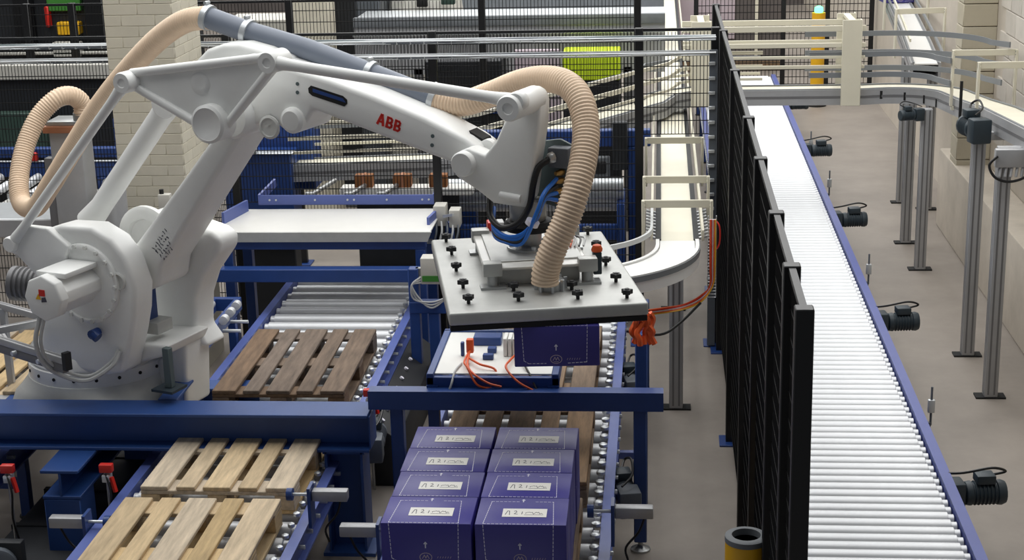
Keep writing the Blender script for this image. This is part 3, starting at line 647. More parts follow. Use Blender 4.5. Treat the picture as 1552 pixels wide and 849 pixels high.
obj('stop_bracket', MB().box(0.665, 0.71, -0.27, -0.23, 0.90, 1.13), 'conn_grey', R, bevel=0.004, seg=1)
obj('bracket_foot', MB().box(0.61, 0.75, -0.32, -0.18, 0.885, 0.90), 'motor_dark', R)
# lower arm
la = rprism('lower_arm', [(0.30, 1.60), (0.456, 1.674), (0.829, 2.081), (1.03, 2.308), (1.10, 2.44), (1.16, 2.52), (1.26, 2.52), (1.31, 2.46), (1.24, 2.36), (1.018, 2.075), (0.62, 1.56), (0.59, 1.44), (0.52, 1.41), (0.30, 1.40), (0.22, 1.5)], -0.155, 0.145, bevel=0.03, seg=4)
wr_ = MB(); Mw = Matrix.Translation((0.58, -0.156, 1.66)) @ Matrix.Rotation(PI / 2, 4, 'X') @ Matrix.Rotation(math.radians(49), 4, 'Z')
rr = random.Random(3)
for row in range(4):
    x = 0.0
    while x < 0.16 - 0.02 * row:
        q = [(x + rr.uniform(0, 0.012), -0.028 * row + rr.uniform(-0.012, 0.012)) for _ in range(4)]; stroke(wr_, q, 0.0035, 0.001, Mw); x += 0.02
obj('handwriting', wr_, 'ink_dark', la, smooth=False)
obj('elbow_drum', MB().lathe([(0.10, 0), (0.115, 0.02), (0.115, 0.40), (0.10, 0.42)], a=(1.195, -0.22, 2.434), d=(0, 1, 0), seg=28), 'robot', R)
# upper arm
ua = rprism('upper_arm', [(1.02, 2.62), (1.12, 2.72), (1.30, 2.755), (1.484, 2.71), (1.581, 2.687), (1.773, 2.645), (2.017, 2.577), (2.306, 2.483), (2.524, 2.391), (2.60, 2.345), (2.595, 2.285), (2.548, 2.245), (2.472, 2.255), (2.335, 2.293), (2.006, 2.387), (1.66, 2.487), (1.615, 2.41), (1.55, 2.37), (1.47, 2.37), (1.40, 2.43), (1.25, 2.36), (1.10, 2.40)], -0.15, 0.09, bevel=0.028, seg=4)
obj('arm_slot', MB().prism([(1.66, 2.612), (1.845, 2.568), (1.868, 2.55), (1.868, 2.53), (1.85, 2.515), (1.665, 2.56), (1.645, 2.575), (1.643, 2.598)], -0.1525, -0.12), 'black_matt', ua, bevel=0.0)
obj('end_recess', MB().prism([(2.50, 2.412), (2.575, 2.375), (2.585, 2.35), (2.52, 2.375)], -0.06, 0.03), 'black_matt', ua)
obj('end_lug', MB().lathe([(0.03, 0), (0.045, 0.008), (0.045, 0.05), (0.03, 0.058)], a=(2.60, -0.02, 2.33), d=(0, -1, 0), seg=20), 'robot', ua)
obj('slot_insert', MB().prism([(1.67, 2.598), (1.845, 2.556), (1.86, 2.535), (1.67, 2.58)], -0.154, -0.13), 'blue', ua)
obj('rear_hump', MB().prism([(0.86, 2.58), (0.877, 2.654), (0.924, 2.705), (0.993, 2.763), (1.10, 2.796), (1.20, 2.80), (1.324, 2.775), (1.46, 2.725), (1.50, 2.60), (1.3, 2.45), (1.0, 2.45)], -0.10, 0.10), 'robot', ua, bevel=0.03, seg=4)
obj('arm_barrel', MB().lathe([(0.05, 0), (0.068, 0.015), (0.068, 0.30), (0.05, 0.31)], a=(1.545, -0.185, 2.43), d=(0, 1, 0), seg=24), 'robot', ua)
obj('arm_recess', MB().lathe([(0.062, 0), (0.062, 0.008), (0.05, 0.012), (0.046, 0.002), (0.01, 0.0)], a=(1.40, -0.158, 2.385), d=(0, -1, 0), seg=24), 'robot_cast', ua)
for x, z in ((1.58, 2.617), (1.577, 2.573), (2.346, 2.393), (2.341, 2.347)): obj('arm_bolt', MB().cyl((x, -0.153, z), (x, -0.145, z), 0.010, seg=10), 'conn_grey', ua)
lt = MB(); Ma = Matrix.Translation((2.034, -0.1495, 2.437)) @ Matrix.Rotation(PI / 2, 4, 'X') @ Matrix.Rotation(math.radians(-16.5), 4, 'Z')
H_, W_ = 0.058, 0.040
def seg_(pts, wd=0.0135): stroke(lt, pts, wd, 0.003, Ma)
seg_([(0.002, 0.004), (0.016, H_ - 0.004)]); seg_([(0.034, 0.004), (0.020, H_ - 0.004)]); seg_([(0.010, 0.018), (0.028, 0.018)], 0.010)
for k in (1, 2):
    x = 0.008 + k * 0.046
    seg_([(x, 0.004), (x, H_ - 0.004)]); seg_([(x, 0.005), (x + 0.020, 0.005), (x + 0.027, 0.012), (x + 0.027, 0.020), (x + 0.020, 0.028), (x, 0.028)], 0.011)
    seg_([(x, H_ - 0.005), (x + 0.018, H_ - 0.005), (x + 0.024, H_ - 0.011), (x + 0.024, 0.036), (x + 0.018, 0.031)], 0.011)
obj('maker_lettering', lt, 'red', ua, smooth=False, label='red block letters ABB')
# linkage triangle
tri = rprism('linkage_plate', [(0.66, 2.61), (0.72, 2.655), (1.58, 2.775), (1.62, 2.755), (1.26, 2.40), (1.195, 2.37), (1.12, 2.41), (0.72, 2.58)], -0.355, -0.30, bevel=0.008, seg=2)
for a, b in (((0.70, 2.665), (1.58, 2.785)), ((0.71, 2.60), (1.10, 2.42)), ((1.25, 2.40), (1.58, 2.74))):
    obj('rib', MB().cyl((a[0], -0.355, a[1]), (b[0], -0.355, b[1]), 0.024, seg=12), 'robot', tri)
obj('plate_boss', MB().lathe([(0.06, 0), (0.05, 0.006), (0.025, 0.004)], a=(1.13, -0.355, 2.63), d=(0, -1, 0), seg=20), 'robot', tri)
def joint(parent, x, z, r, y0, y1):
    obj('pivot', MB().lathe([(r * 0.85, 0), (r, 0.012), (r, (y1 - y0) - 0.012), (r * 0.9, y1 - y0), (r * 0.45, y1 - y0), (r * 0.40, y1 - y0 - 0.006)], a=(x, y1, z), d=(0, -1, 0), seg=28), 'robot', parent)
joint(tri, 0.695, 2.625, 0.056, -0.44, -0.30); joint(tri, 1.595, 2.765, 0.056, -0.44, -0.28)
obj('elbow_cap', MB().lathe([(0.095, 0), (0.10, 0.01), (0.10, 0.12), (0.085, 0.13), (0.080, 0.126)], a=(1.195, -0.29, 2.434), d=(0, -1, 0), seg=32), 'robot', tri)
def rod(name, a, b, r, y=-0.40):
    m = MB(); A = Vector((a[0], y, a[1])); B = Vector((b[0], y, b[1])); d = (B - A).normalized()
    m.tube([A, A + d * 0.06, A + d * 0.10, A + d * 0.16, B - d * 0.16, B - d * 0.10, B - d * 0.06, B], [r * 1.25, r * 1.25, r * 1.1, r, r, r * 1.1, r * 1.25, r * 1.25], 16)
    o_ = obj(name, m, 'robot', R)
    for P in (A, B): obj('rod_eye', MB().lathe([(r * 1.5, 0), (r * 1.75, 0.01), (r * 1.75, 0.055), (r * 1.5, 0.065)], a=P + Vector((0, 0.032, 0)), d=(0, -1, 0), seg=24), 'robot', o_)
rod('rear_link_rod', (-0.195, 1.681), (0.695, 2.625), 0.026)
rod('upper_link_rod', (1.595, 2.765), (2.93, 2.635), 0.028)
tl = obj('drive_link', MB().tube([(0.02, 0.0, 1.73), (0.12, 0.0, 1.83), (0.58, 0.0, 2.36), (0.66, 0.0, 2.45)], [0.075, 0.062, 0.062, 0.07], 20), 'robot', R)
obj('drive_link_cap', MB().lathe([(0.07, 0), (0.08, 0.012), (0.08, 0.13), (0.07, 0.14)], a=(0.66, 0.07, 2.45), d=(0, -1, 0), seg=24), 'robot', tl)
# wrist
wr = rprism('wrist_bracket', [(2.875, 2.655), (2.91, 2.665), (2.945, 2.645), (2.962, 2.60), (2.955, 2.50), (2.895, 2.14), (2.87, 2.085), (2.70, 2.095), (2.62, 2.15), (2.50, 2.215), (2.475, 2.27), (2.51, 2.335), (2.57, 2.36), (2.66, 2.33), (2.72, 2.40), (2.81, 2.58)], -0.22, -0.10, bevel=0.016, seg=3)
obj('wrist_rib', MB().cyl((2.74, -0.222, 2.14), (2.85, -0.222, 2.13), 0.02, seg=12), 'robot', wr)
joint(wr, 2.905, 2.61, 0.062, -0.46, -0.15)
obj('wrist_pivot', MB().lathe([(0.055, 0), (0.062, 0.01), (0.062, 0.09), (0.055, 0.1)], a=(2.555, -0.16, 2.285), d=(0, -1, 0), seg=28), 'robot', wr)
obj('flange_motor', MB().lathe([(0.085, 0), (0.09, 0.01), (0.09, 0.10), (0.08, 0.11)], a=(2.83, -0.10, 2.0), seg=28), 'plate', wr)
obj('seal_ring', MB().lathe([(0.12, 0), (0.125, 0.008), (0.125, 0.03), (0.11, 0.045)], a=(2.84, -0.11, 1.955), seg=28), 'black_matt', wr)
obj('tool_flange', MB().lathe([(0.085, 0), (0.085, 0.015), (0.055, 0.02), (0.055, 0.10)], a=(2.85, -0.12, 1.865), seg=24), 'steel', wr)
cp = obj('connector_plate', MB().prism([(2.80, 2.09), (3.03, 2.05), (3.06, 2.37), (2.99, 2.40), (2.86, 2.38)], -0.06, -0.04), 'conn_grey', wr, bevel=0.006)
obj('connector_block', MB().box(2.95, 3.06, -0.13, -0.05, 2.27, 2.37), 'motor_grey', cp, bevel=0.012)
obj('cable_nut', MB().lathe([(0.022, 0), (0.028, 0.004), (0.028, 0.022), (0.02, 0.034)], a=(2.985, -0.125, 2.325), d=(-0.7, -1, -0.2), seg=8), 'steel', cp)
for z in (2.10, 2.15, 2.20, 2.24): obj('fitting', MB().lathe([(0.012, 0), (0.016, 0.006), (0.016, 0.03), (0.010, 0.055)], a=(3.005, -0.06, z), d=(-0.4, -1, 0), seg=8), 'brass', cp)
obj('power_cable', MB().tube(spline([(2.97, -0.16, 2.318), (2.935, -0.20, 2.283), (2.915, -0.22, 2.20), (2.90, -0.235, 2.10), (2.85, -0.26, 2.02), (2.76, -0.25, 1.985), (2.67, -0.19, 2.02), (2.635, -0.12, 2.09)], 6), 0.016, 10), 'cable_black', wr)
for k in range(4):
    d_ = k * 0.014
    obj('air_tube', MB().tube(spline([(2.99, -0.11, 2.11 + 0.035 * k), (2.965 + d_ * 0.4, -0.20 - d_, 2.13 + d_), (2.945 + d_ * 0.5, -0.25 - d_, 2.05 + d_), (2.885, -0.29, 1.975 - d_), (2.79, -0.28, 1.955 - d_ * 0.7), (2.70, -0.22, 1.985 - d_), (2.655, -0.12, 2.05)], 6), 0.0105, 8), 'cable_blue' if k != 2 else 'cable_black', wr)
obj('cable_tie', MB().cyl((2.925, -0.27, 2.02), (2.935, -0.27, 2.04), 0.034, seg=12), 'ink_white', wr)

# suction hose and pipe along the arm
hz = thing('suction_hose', 'beige corrugated suction hose with grey rigid pipe along the robot arm', 'hose', RB, RZ)
def corrugated(pts, r, name):
    q = resample(spline(pts, 10), 0.0045); rad = [r + (0.0042 if (i // 2) % 2 == 0 else -0.001) for i in range(len(q))]
    return obj(name, MB().tube(q, rad, 18), 'hose', hz, ang=80)
pa, pb_ = Vector((0.866, 0.1, 2.907)), Vector((2.254, 0.1, 2.521))
obj('rigid_pipe', MB().tube([pa, pa.lerp(pb_, 0.19), pa.lerp(pb_, 0.45) + Vector((0, 0, 0.02)), pa.lerp(pb_, 0.72) + Vector((0, 0, 0.012)), pb_], 0.058, 20), 'pipe_grey', hz)
corrugated([(2.24, 0.1, 2.524), (2.38, 0.11, 2.512), (2.538, 0.12, 2.565), (2.713, 0.11, 2.635), (2.882, 0.05, 2.668), (3.02, -0.03, 2.66), (3.12, -0.11, 2.60), (3.18, -0.19, 2.49), (3.205, -0.28, 2.37), (3.205, -0.37, 2.24), (3.175, -0.43, 2.10), (3.125, -0.47, 1.97), (3.09, -0.48, 1.86), (3.085, -0.48, 1.80)], 0.062, 'hose_section')
corrugated([(0.88, 0.1, 2.903), (0.712, 0.12, 2.875), (0.487, 0.17, 2.765), (0.2, 0.25, 2.57), (-0.121, 0.35, 2.322), (-0.435, 0.45, 2.036), (-0.751, 0.57, 1.755), (-1.0, 0.7, 1.575), (-1.2, 0.8, 1.56), (-1.296, 0.9, 1.687), (-1.332, 1.03, 1.88), (-1.301, 1.15, 2.058), (-1.221, 1.25, 2.169), (-1.177, 1.35, 2.177), (-1.155, 1.42, 2.117), (-1.15, 1.42, 2.04)], 0.060, 'hose_section')
for P, D in ((pa.lerp(pb_, 0.01), pb_ - pa), (pa.lerp(pb_, 0.19), pb_ - pa), (pa.lerp(pb_, 0.72) + Vector((0, 0, 0.012)), pb_ - pa), (pa.lerp(pb_, 0.985), pb_ - pa)):
    D = D.normalized(); c_ = obj('hose_clamp', MB().cyl(P - D * 0.016, P + D * 0.016, 0.070, seg=24), 'zinc', hz)
    obj('clamp_screw', MB().cyl(P + Vector((0, -0.02, 0.078)), P + Vector((0, 0.02, 0.078)), 0.010, seg=8), 'zinc', c_)
obj('pipe_support', MB().bar(pa.lerp(pb_, 0.19) - Vector((0, 0, 0.06)), pa.lerp(pb_, 0.19) - Vector((0, 0.05, 0.13)), 0.03, 0.01).bar(pa.lerp(pb_, 0.72) - Vector((0, 0, 0.05)), pa.lerp(pb_, 0.72) - Vector((0, 0.06, 0.13)), 0.03, 0.01), 'steel', hz)

# ================================================================== GRIPPER
G = thing('vacuum_gripper', 'flat grey vacuum gripper plate with black star knobs hanging from the wrist', 'gripper', (-0.625, 7.583, 1.76), math.radians(11.2))
gx, gy = 0.455, 0.668
obj('suction_box', MB().box(-gx, gx, -gy, gy, -0.062, 0), 'plate', G, bevel=0.012, seg=3)
obj('foam_pad', MB().box(-gx + 0.005, gx - 0.005, -gy + 0.005, gy - 0.005, -0.088, -0.062), 'black_matt', G, bevel=0.003, seg=1)
mp_ = obj('mount_plate', MB().box(-0.26, 0.24, -0.31, 0.45, 0.085, 0.10), 'acrylic', G, bevel=0.004, seg=1)
obj('mount_plate_upper', MB().box(-0.22, 0.22, -0.22, 0.40, 0.10, 0.108), 'plate', mp_, bevel=0.003, seg=1)
obj('flange_adapter', MB().lathe([(0.12, 0.108), (0.12, 0.12), (0.10, 0.125)], a=(0.0, 0.0, 0), seg=24), 'steel', mp_)
for k in range(8):
    a = PI / 4 * k; obj('flange_bolt', MB().cyl((0.10 * math.cos(a), 0.10 * math.sin(a), 0.12), (0.10 * math.cos(a), 0.10 * math.sin(a), 0.135), 0.012, seg=6), 'zinc', mp_)
for x, y in ((-0.22, -0.29), (0.232, -0.29), (-0.22, 0.35), (0.24, 0.35)):
    s_ = obj('standoff', MB().cyl((x, y, 0), (x, y, 0.085), 0.028, seg=14).box(x - 0.06, x + 0.06, y - 0.045, y + 0.03, 0, 0.012), 'steel', G)
    obj('clamp_block', MB().box(x - 0.045, x + 0.045, y - 0.035, y + 0.035, 0.06, 0.125), 'plate', s_, bevel=0.006)
obj('inner_chamber', MB().box(-0.19, 0.20, -0.26, 0.36, 0.0, 0.085), 'plate', G, bevel=0.006)
kn = MB().cyl((0, 0, 0), (0, 0, 0.022), 0.009, seg=8)
star = [((0.029 if k % 2 == 0 else 0.018) * math.cos(k * PI / 5), (0.029 if k % 2 == 0 else 0.018) * math.sin(k * PI / 5)) for k in range(10)]
kn.prism(star, 0.020, 0.042, axis='z'); kn.cyl((0, 0, 0.042), (0, 0, 0.046), 0.012, seg=10)
knme = mesh_of('star_knob', kn, bevel=0.002, seg=1)
for i, (x, y) in enumerate(((-0.38, 0.605), (-0.37, 0.34), (-0.37, 0.026), (-0.36, -0.275), (-0.355, -0.53), (-0.126, -0.535), (-0.13, -0.37), (0.14, -0.40), (0.146, -0.555), (0.37, -0.58), (0.365, -0.31), (0.365, -0.014), (0.368, 0.305), (0.37, 0.60), (-0.02, 0.60))):
    k_ = link('star_knob', knme, 'rubber', G, (x, y, 0), i * 0.7)
col_ = obj('hose_collar', MB().lathe([(0.064, 0), (0.064, 0.045), (0.058, 0.05)], a=(0.045, -0.365, 0), seg=24), 'steel', G)
for k in range(8):
    a = PI / 4 * k; obj('collar_lug', MB().box(-0.008, 0.008, -0.006, 0.006, 0, 0.055, Matrix.Translation((0.045 + 0.07 * math.cos(a), -0.365 + 0.07 * math.sin(a), 0)) @ Matrix.Rotation(a, 4, 'Z')), 'zinc', col_)
obj('pressure_switch', MB().box(0.27, 0.31, -0.24, -0.19, 0.02, 0.13), 'motor_dark', G, bevel=0.005)
obj('switch_cap', MB().lathe([(0.026, 0), (0.028, 0.01), (0.02, 0.03), (0.01, 0.034)], a=(0.29, -0.215, 0.13), seg=12), 'orange', G)
for k in range(6):
    x = 0.14 + k * 0.022
    obj('air_tube', MB().tube(spline([(x, 0.45, 0.11), (x + 0.01, 0.30, 0.15), (x - 0.02, 0.16, 0.17 - 0.01 * k), (x + 0.02, 0.05, 0.13), (x, -0.05, 0.115)], 6), 0.005, 6), ('red', 'cable_grey', 'orange', 'cable_grey', 'cable_black', 'cable_grey')[k], G)
for k in range(5):
    obj('valve', MB().box(-0.18 + k * 0.05, -0.145 + k * 0.05, 0.36, 0.44, 0.108, 0.15), ('red' if k == 0 else 'cable_grey'), G, bevel=0.004, seg=1)
carton(-0.475, 6.93 + BD / 2, 1.672 - BH, math.radians(4), 'violet carton held under the gripper plate', 'violet carton in the gripper')

# aluminium frame beside the pedestal, hose stand
t = thing('aluminium_frame', 'aluminium profile frame at the left edge in front of the robot pedestal', 'frame', (-3.75, 8.4, 0))
A1, A2 = Vector((-0.15, 0.07, 1.13)), Vector((0.55, -0.41, 1.13))
for a, b in ((A1, A2), ((-0.30, -0.10, 1.13), (0.19, 0.30, 1.13)), ((-0.25, 0.62, 1.13), (0.17, 0.34, 1.13)), ((-0.30, 0.62, 1.03), (0.02, 0.10, 1.03))):
    f_ = obj('profile', MB().bar(a, b, 0.04, 0.04), 'alu', t, bevel=0.005)
    obj('slot', MB().bar(Vector(a) + Vector((0, 0, 0.0008)), Vector(b) + Vector((0, 0, 0.0008)), 0.008, 0.0405), 'alu_dark', f_)
obj('lower_profile', MB().bar(A1 - Vector((0, 0, 0.045)), A2 - Vector((0, 0, 0.045)), 0.035, 0.05), 'alu_dark', t, bevel=0.004)
obj('end_cap', MB().bar(A2, A2 + (A2 - A1).normalized() * 0.03, 0.042, 0.10), 'rubber', t)
for q in (0.5, 0.78):
    P = A1.lerp(A2, q) - Vector((0.015, 0.022, 0.03)); obj('bolt', MB().cyl(P, P + Vector((-0.015, -0.022, 0)), 0.014, seg=8), 'zinc', t)
for x, y in ((-0.22, 0.10), (-0.20, 0.58)): obj('leg', MB().box(x - 0.02, x + 0.02, y - 0.02, y + 0.02, 0.62, 1.12), 'alu', t, bevel=0.004, seg=1)
obj('foot_beam', MB().box(-0.26, -0.14, 0.04, 0.64, 0.60, 0.62), 'alu', t)
t = thing('hose_stand', 'grey metal stand with copper coloured top plate holding the hose end', 'stand', (-3.92, 10.45, 0))
obj('body', MB().box(-0.17, 0.05, -0.10, 0.12, 0, 1.93), 'alu', t, bevel=0.01)
obj('copper_plate', MB().box(-0.20, 0.10, -0.13, 0.15, 1.93, 1.975), 'copper_wood', t, bevel=0.004)
obj('top_plate', MB().box(-0.18, 0.12, -0.11, 0.13, 1.975, 2.005), 'steel', t, bevel=0.004)
obj('hose_socket', MB().lathe([(0.075, 0), (0.075, 0.05), (0.066, 0.055)], a=(0.06, -0.02, 2.0), seg=20), 'steel', t)
obj('cylinder_tank', MB().lathe([(0.085, 0), (0.09, 0.01), (0.09, 1.5), (0.06, 1.58), (0.03, 1.6)], a=(0.20, 0.0, 0), seg=24), 'alu', t)
obj('side_profile', MB().box(-0.23, -0.17, -0.08, 0.0, 0, 1.75), 'alu_dark', t, bevel=0.005)
obj('warning_sticker', MB().prism([(-0.10, 1.66), (-0.04, 1.66), (-0.07, 1.71)], -0.103, -0.10), 'yellow', t)
t = thing('suction_fan', 'round grey suction fan drum behind the robot shoulder', 'fan', (-3.78, 10.0, 0))
obj('drum', MB().lathe([(0.12, 1.28), (0.125, 1.29), (0.125, 1.37), (0.115, 1.39), (0.06, 1.40)], seg=28), 'motor_grey', t)
obj('fan_stand', MB().box(-0.05, 0.05, -0.05, 0.05, 0.0, 1.28).box(-0.42, 0.16, -0.16, 0.16, 1.2, 1.24), 'alu', t)
t = thing('switch_box', 'small white switch box on a post between robot and brick pillar', 'switch box', (-3.28, 10.2, 0))
obj('box', MB().box(-0.04, 0.04, -0.03, 0.03, 1.42, 1.54), 'beige_box', t, bevel=0.006)
obj('cable_entry', MB().cyl((-0.02, 0, 1.54), (-0.02, 0, 1.57), 0.015, seg=10), 'black_matt', t)
obj('post', MB().cyl((0, 0, 0), (0, 0, 1.42), 0.02, seg=10), 'alu', t)

# ================================================================== BELT CONVEYORS
def path_strip(mb, path, off0, off1, z0, z1):
    """solid strip following path between two sideways offsets; z0/z1 relative to path z"""
    P = [Vector(p) for p in path]; n = len(P); vs = []
    for i, p in enumerate(P):
        d = (P[min(i + 1, n - 1)] - P[max(i - 1, 0)]); d.z = 0; d.normalize(); s = Vector((d.y, -d.x, 0))
        for o_, z in ((off0, z0), (off1, z0), (off1, z1), (off0, z1)): vs.append(p + s * o_ + Vector((0, 0, z)))
    fs = [(i * 4 + k, i * 4 + (k + 1) % 4, (i + 1) * 4 + (k + 1) % 4, (i + 1) * 4 + k) for i in range(n - 1) for k in range(4)]
    fs += [(0, 1, 2, 3), tuple(range(4 * n - 1, 4 * n - 5, -1))]
    mb.add(vs, fs); return mb
def alu_leg(parent, x, y, z1, r=0.0):
    l_ = obj('leg', MB().box(-0.045, 0.045, -0.045, 0.045, 0.01, z1), 'alu', parent, bevel=0.006, loc=(x, y, 0))
    m = MB()
    for q in (-0.02, 0.02): m.box(q - 0.006, q + 0.006, -0.0465, -0.04, 0.03, z1 - 0.01).box(0.04, 0.0465, q - 0.006, q + 0.006, 0.03, z1 - 0.01).box(-0.0465, -0.04, q - 0.006, q + 0.006, 0.03, z1 - 0.01)
    obj('slots', m, 'alu_dark', l_)
    obj('foot_plate', MB().box(-0.10, 0.10, -0.05, 0.05, 0, 0.012), 'black_matt', l_)
    return l_
def belt_conveyor(label, path, width, belt='belt_cream', rails=(), frame_h=0.13, fm='alu'):
    t = thing('belt_conveyor', label, 'conveyor', (path[0][0], path[0][1], 0)); o_ = Vector((path[0][0], path[0][1], 0)); P = [Vector(p) - o_ for p in path]
    h = width / 2
    obj('belt', path_strip(MB(), P, -h, h, -0.012, 0.0), belt, t)
    for s in (-1, 1):
        f_ = obj('side_frame', path_strip(MB(), P, s * (h + 0.004), s * (h + 0.028), -frame_h, 0.006), fm, t)
        obj('groove', path_strip(MB(), P, s * (h + 0.022), s * (h + 0.030), -frame_h * 0.55, -frame_h * 0.38), 'alu_dark' if fm == 'alu' else fm, f_)
        obj('wear_strip', path_strip(MB(), P, s * (h - 0.006), s * (h + 0.012), 0.004, 0.012), 'guide_grey' if fm == 'alu' else fm, f_)
    obj('underside', path_strip(MB(), P, -h, h, -frame_h, -frame_h + 0.01), 'alu_dark', t)
    for (off, z, hh, mm) in rails:
        obj('guide_rail', path_strip(MB(), P, off - 0.008, off + 0.008, z, z + hh), mm, t)
    return t, o_
def arc(cx, cy, r, a0, a1, n, z0, z1):
    return [(cx + r * math.cos(math.radians(a0 + (a1 - a0) * k / n)), cy + r * math.sin(math.radians(a0 + (a1 - a0) * k / n)), z0 + (z1 - z0) * k / n) for k in range(n + 1)]
def guard_frame(parent, o_, c, d, half, z0, z1, bar=0.045, bottom=True, th=0.02):
    """cream bracket across a conveyor: c centre, d travel direction"""
    c = Vector(c) - o_; d = Vector(d).normalized(); s = Vector((d.y, -d.x, 0)); m = MB(); U = Vector((0, 0, 1))
    f_ = obj('guard_frame', MB().bar(c + s * half + U * z0, c + s * half + U * z1, th, bar, up=d).bar(c - s * half + U * z0, c - s * half + U * z1, th, bar, up=d).bar(c - s * (half + th / 2) + U * (z1 - bar / 2), c + s * (half + th / 2) + U * (z1 - bar / 2), th, bar * 1.1), 'cream', parent, bevel=0.003, seg=1)
    for q in (-1, 1):
        for zz in (z1 - 0.015, z1 - 0.04): obj('guard_bolt', MB().cyl(c + s * q * (half - 0.005) + U * zz - d * 0.02, c + s * q * (half - 0.005) + U * zz + d * 0.02, 0.007, seg=8), 'conn_grey', f_)
    return f_
# outfeed belt: comes from the back along -y, curves left behind the gripper
# (upper) transverse belt: from the left machine, diagonal, across the aisle, curve, up along the right wall
up = [(-2.95, 12.55, 1.25), (-1.75, 12.62, 1.27)] + [(-1.55, 12.70, 1.28)] + [(-0.05, 14.05, 1.46)] + arc(0.35, 13.72, 0.70, 118, 90, 5, 1.47, 1.50) + [(0.9, 14.42, 1.5), (1.4, 14.42, 1.5)] + arc(1.80, 13.73, 0.69, 90, 0, 14, 1.5, 1.56) + [(2.49, 12.9, 1.64), (2.49, 12.0, 1.74), (2.49, 11.0, 1.82), (2.49, 9.6, 1.93)]
T, O = belt_conveyor('cream belt conveyor crossing above the long roller conveyor and curving along the right wall', up, 0.23)
upd = [Vector(q) - O for q in up[:11]]
for off, z, hh, mm in ((-0.165, 0.10, 0.022, 'cream'), (0.165, 0.10, 0.022, 'cream'), (0.165, 0.21, 0.03, 'cream'), (-0.165, 0.24, 0.03, 'guide_grey'), (0.17, 0.33, 0.03, 'cream')):
    obj('guide_rail', path_strip(MB(), upd, off - 0.008, off + 0.008, z, z + hh), mm, T)
for x, y, z in ((2.265, 14.69, 1.37), (2.26, 13.79, 1.42), (2.25, 11.47, 1.66), (2.245, 10.59, 1.72)):
    alu_leg(T, x - O.x, y - O.y, z)
for y, z in ((14.55, 1.35), (13.7, 1.42), (11.47, 1.64), (10.59, 1.71)):
    if y in (11.47, 10.59): obj('leg_bracket', MB().box(2.20 - O.x, 2.62 - O.x, y - O.y - 0.03, y - O.y + 0.03, z - 0.03, z + 0.03), 'alu', T, bevel=0.004, seg=1)
for x in (0.36, 1.66): # tall guard plates over the aisle crossing
    c = Vector((x, 14.42, 0)) - O
    for yy in (-0.245, 0.235):
        g = obj('guard_plate', MB().box(-0.085, 0.085, yy - 0.006, yy + 0.006, 1.38, 2.13, Matrix.Translation(c)), 'cream', T, bevel=0.003, seg=1)
        obj('plate_flange', MB().box(0.073, 0.085, yy, yy + 0.09, 1.38, 2.13, Matrix.Translation(c)), 'cream', g, bevel=0.003, seg=1)
    obj('plate_tie', MB().box(-0.03, 0.03, -0.245, 0.235, 2.10, 2.13, Matrix.Translation(c)), 'cream', T, bevel=0.003, seg=1)
for z, hh, y in ((2.03, 0.05, 14.20), (1.89, 0.04, 14.20), (1.79, 0.025, 14.22), (1.70, 0.03, 14.24), (2.03, 0.05, 14.64), (1.86, 0.04, 14.64)):
    obj('guard_rail', MB().box(0.2 - O.x, 1.78 - O.x, y - 0.012 - O.y, y + 0.012 - O.y, z, z + hh), 'cream', T, bevel=0.003, seg=1)
# curved grey deflector rails in the bend
for r_, z in ((0.50, 1.62), (0.90, 1.62), (0.90, 1.76), (0.50, 1.80), (0.95, 1.92)):
    q = [Vector(p) - O for p in [(1.3, 13.73 + r_, z)] + arc(1.80, 13.73, r_, 90, 0, 14, z, z + 0.04) + [(1.80 + r_, 13.0, z + 0.12)]]
    obj('deflector_rail', path_strip(MB(), q, -0.006, 0.006, 0, 0.045), 'guide_grey', T)
for k in range(4):
    a = math.radians(75 - k * 22); P = Vector((1.80 + 0.56 * math.cos(a), 13.73 + 0.56 * math.sin(a), 1.46)) - O
    obj('bracket', MB().box(-0.02, 0.02, -0.015, 0.015, -0.035, 0.035, Matrix.Translation(P)), 'black_matt', T)
for y, z0, z1 in ((13.05, 1.57, 2.02), (12.0, 1.64, 2.08)):
    guard_frame(T, O, (2.57, y, 0), (0, -1, 0), 0.245, z0, z1)
    obj('guard_foot', MB().box(2.325 - O.x, 2.44 - O.x, y - O.y - 0.02, y - O.y + 0.02, z0 - 0.03, z0), 'cream', T)
g_ = motor_part(T, (2.21 - O.x, 11.40 - O.y, 1.70), 0.2, 'motor_dark'); g_.scale = (1.15, 0.9, 1.15)
g_ = motor_part(T, (2.14 - O.x, 13.72 - O.y, 1.38), 1.9, 'motor_dark'); g_.scale = (0.7, 0.6, 0.7)
jb = obj('junction_box', MB().box(2.17 - O.x, 2.44 - O.x, 10.48 - O.y, 10.54 - O.y, 1.62, 1.74), 'alu', T, bevel=0.008)
obj('cable_loop', MB().tube(spline([(2.18 - O.x, 10.47 - O.y, 1.70), (2.13 - O.x, 10.47 - O.y, 1.64), (2.17 - O.x, 10.47 - O.y, 1.56), (2.26 - O.x, 10.47 - O.y, 1.53), (2.36 - O.x, 10.47 - O.y, 1.56), (2.40 - O.x, 10.48 - O.y, 1.62)], 6), 0.009, 8), 'cable_black', T)
for k in range(6): obj('cable_gland', MB().cyl((2.21 + k * 0.035 - O.x, 10.50 - O.y, 1.62), (2.20 + k * 0.035 - O.x, 10.48 - O.y, 1.56), 0.010, seg=8), 'alu', jb)
obj('sensor_post', MB().cyl((2.30 - O.x, 12.5 - O.y, 1.50), (2.30 - O.x, 12.5 - O.y, 1.86), 0.012, seg=8), 'black_matt', T)

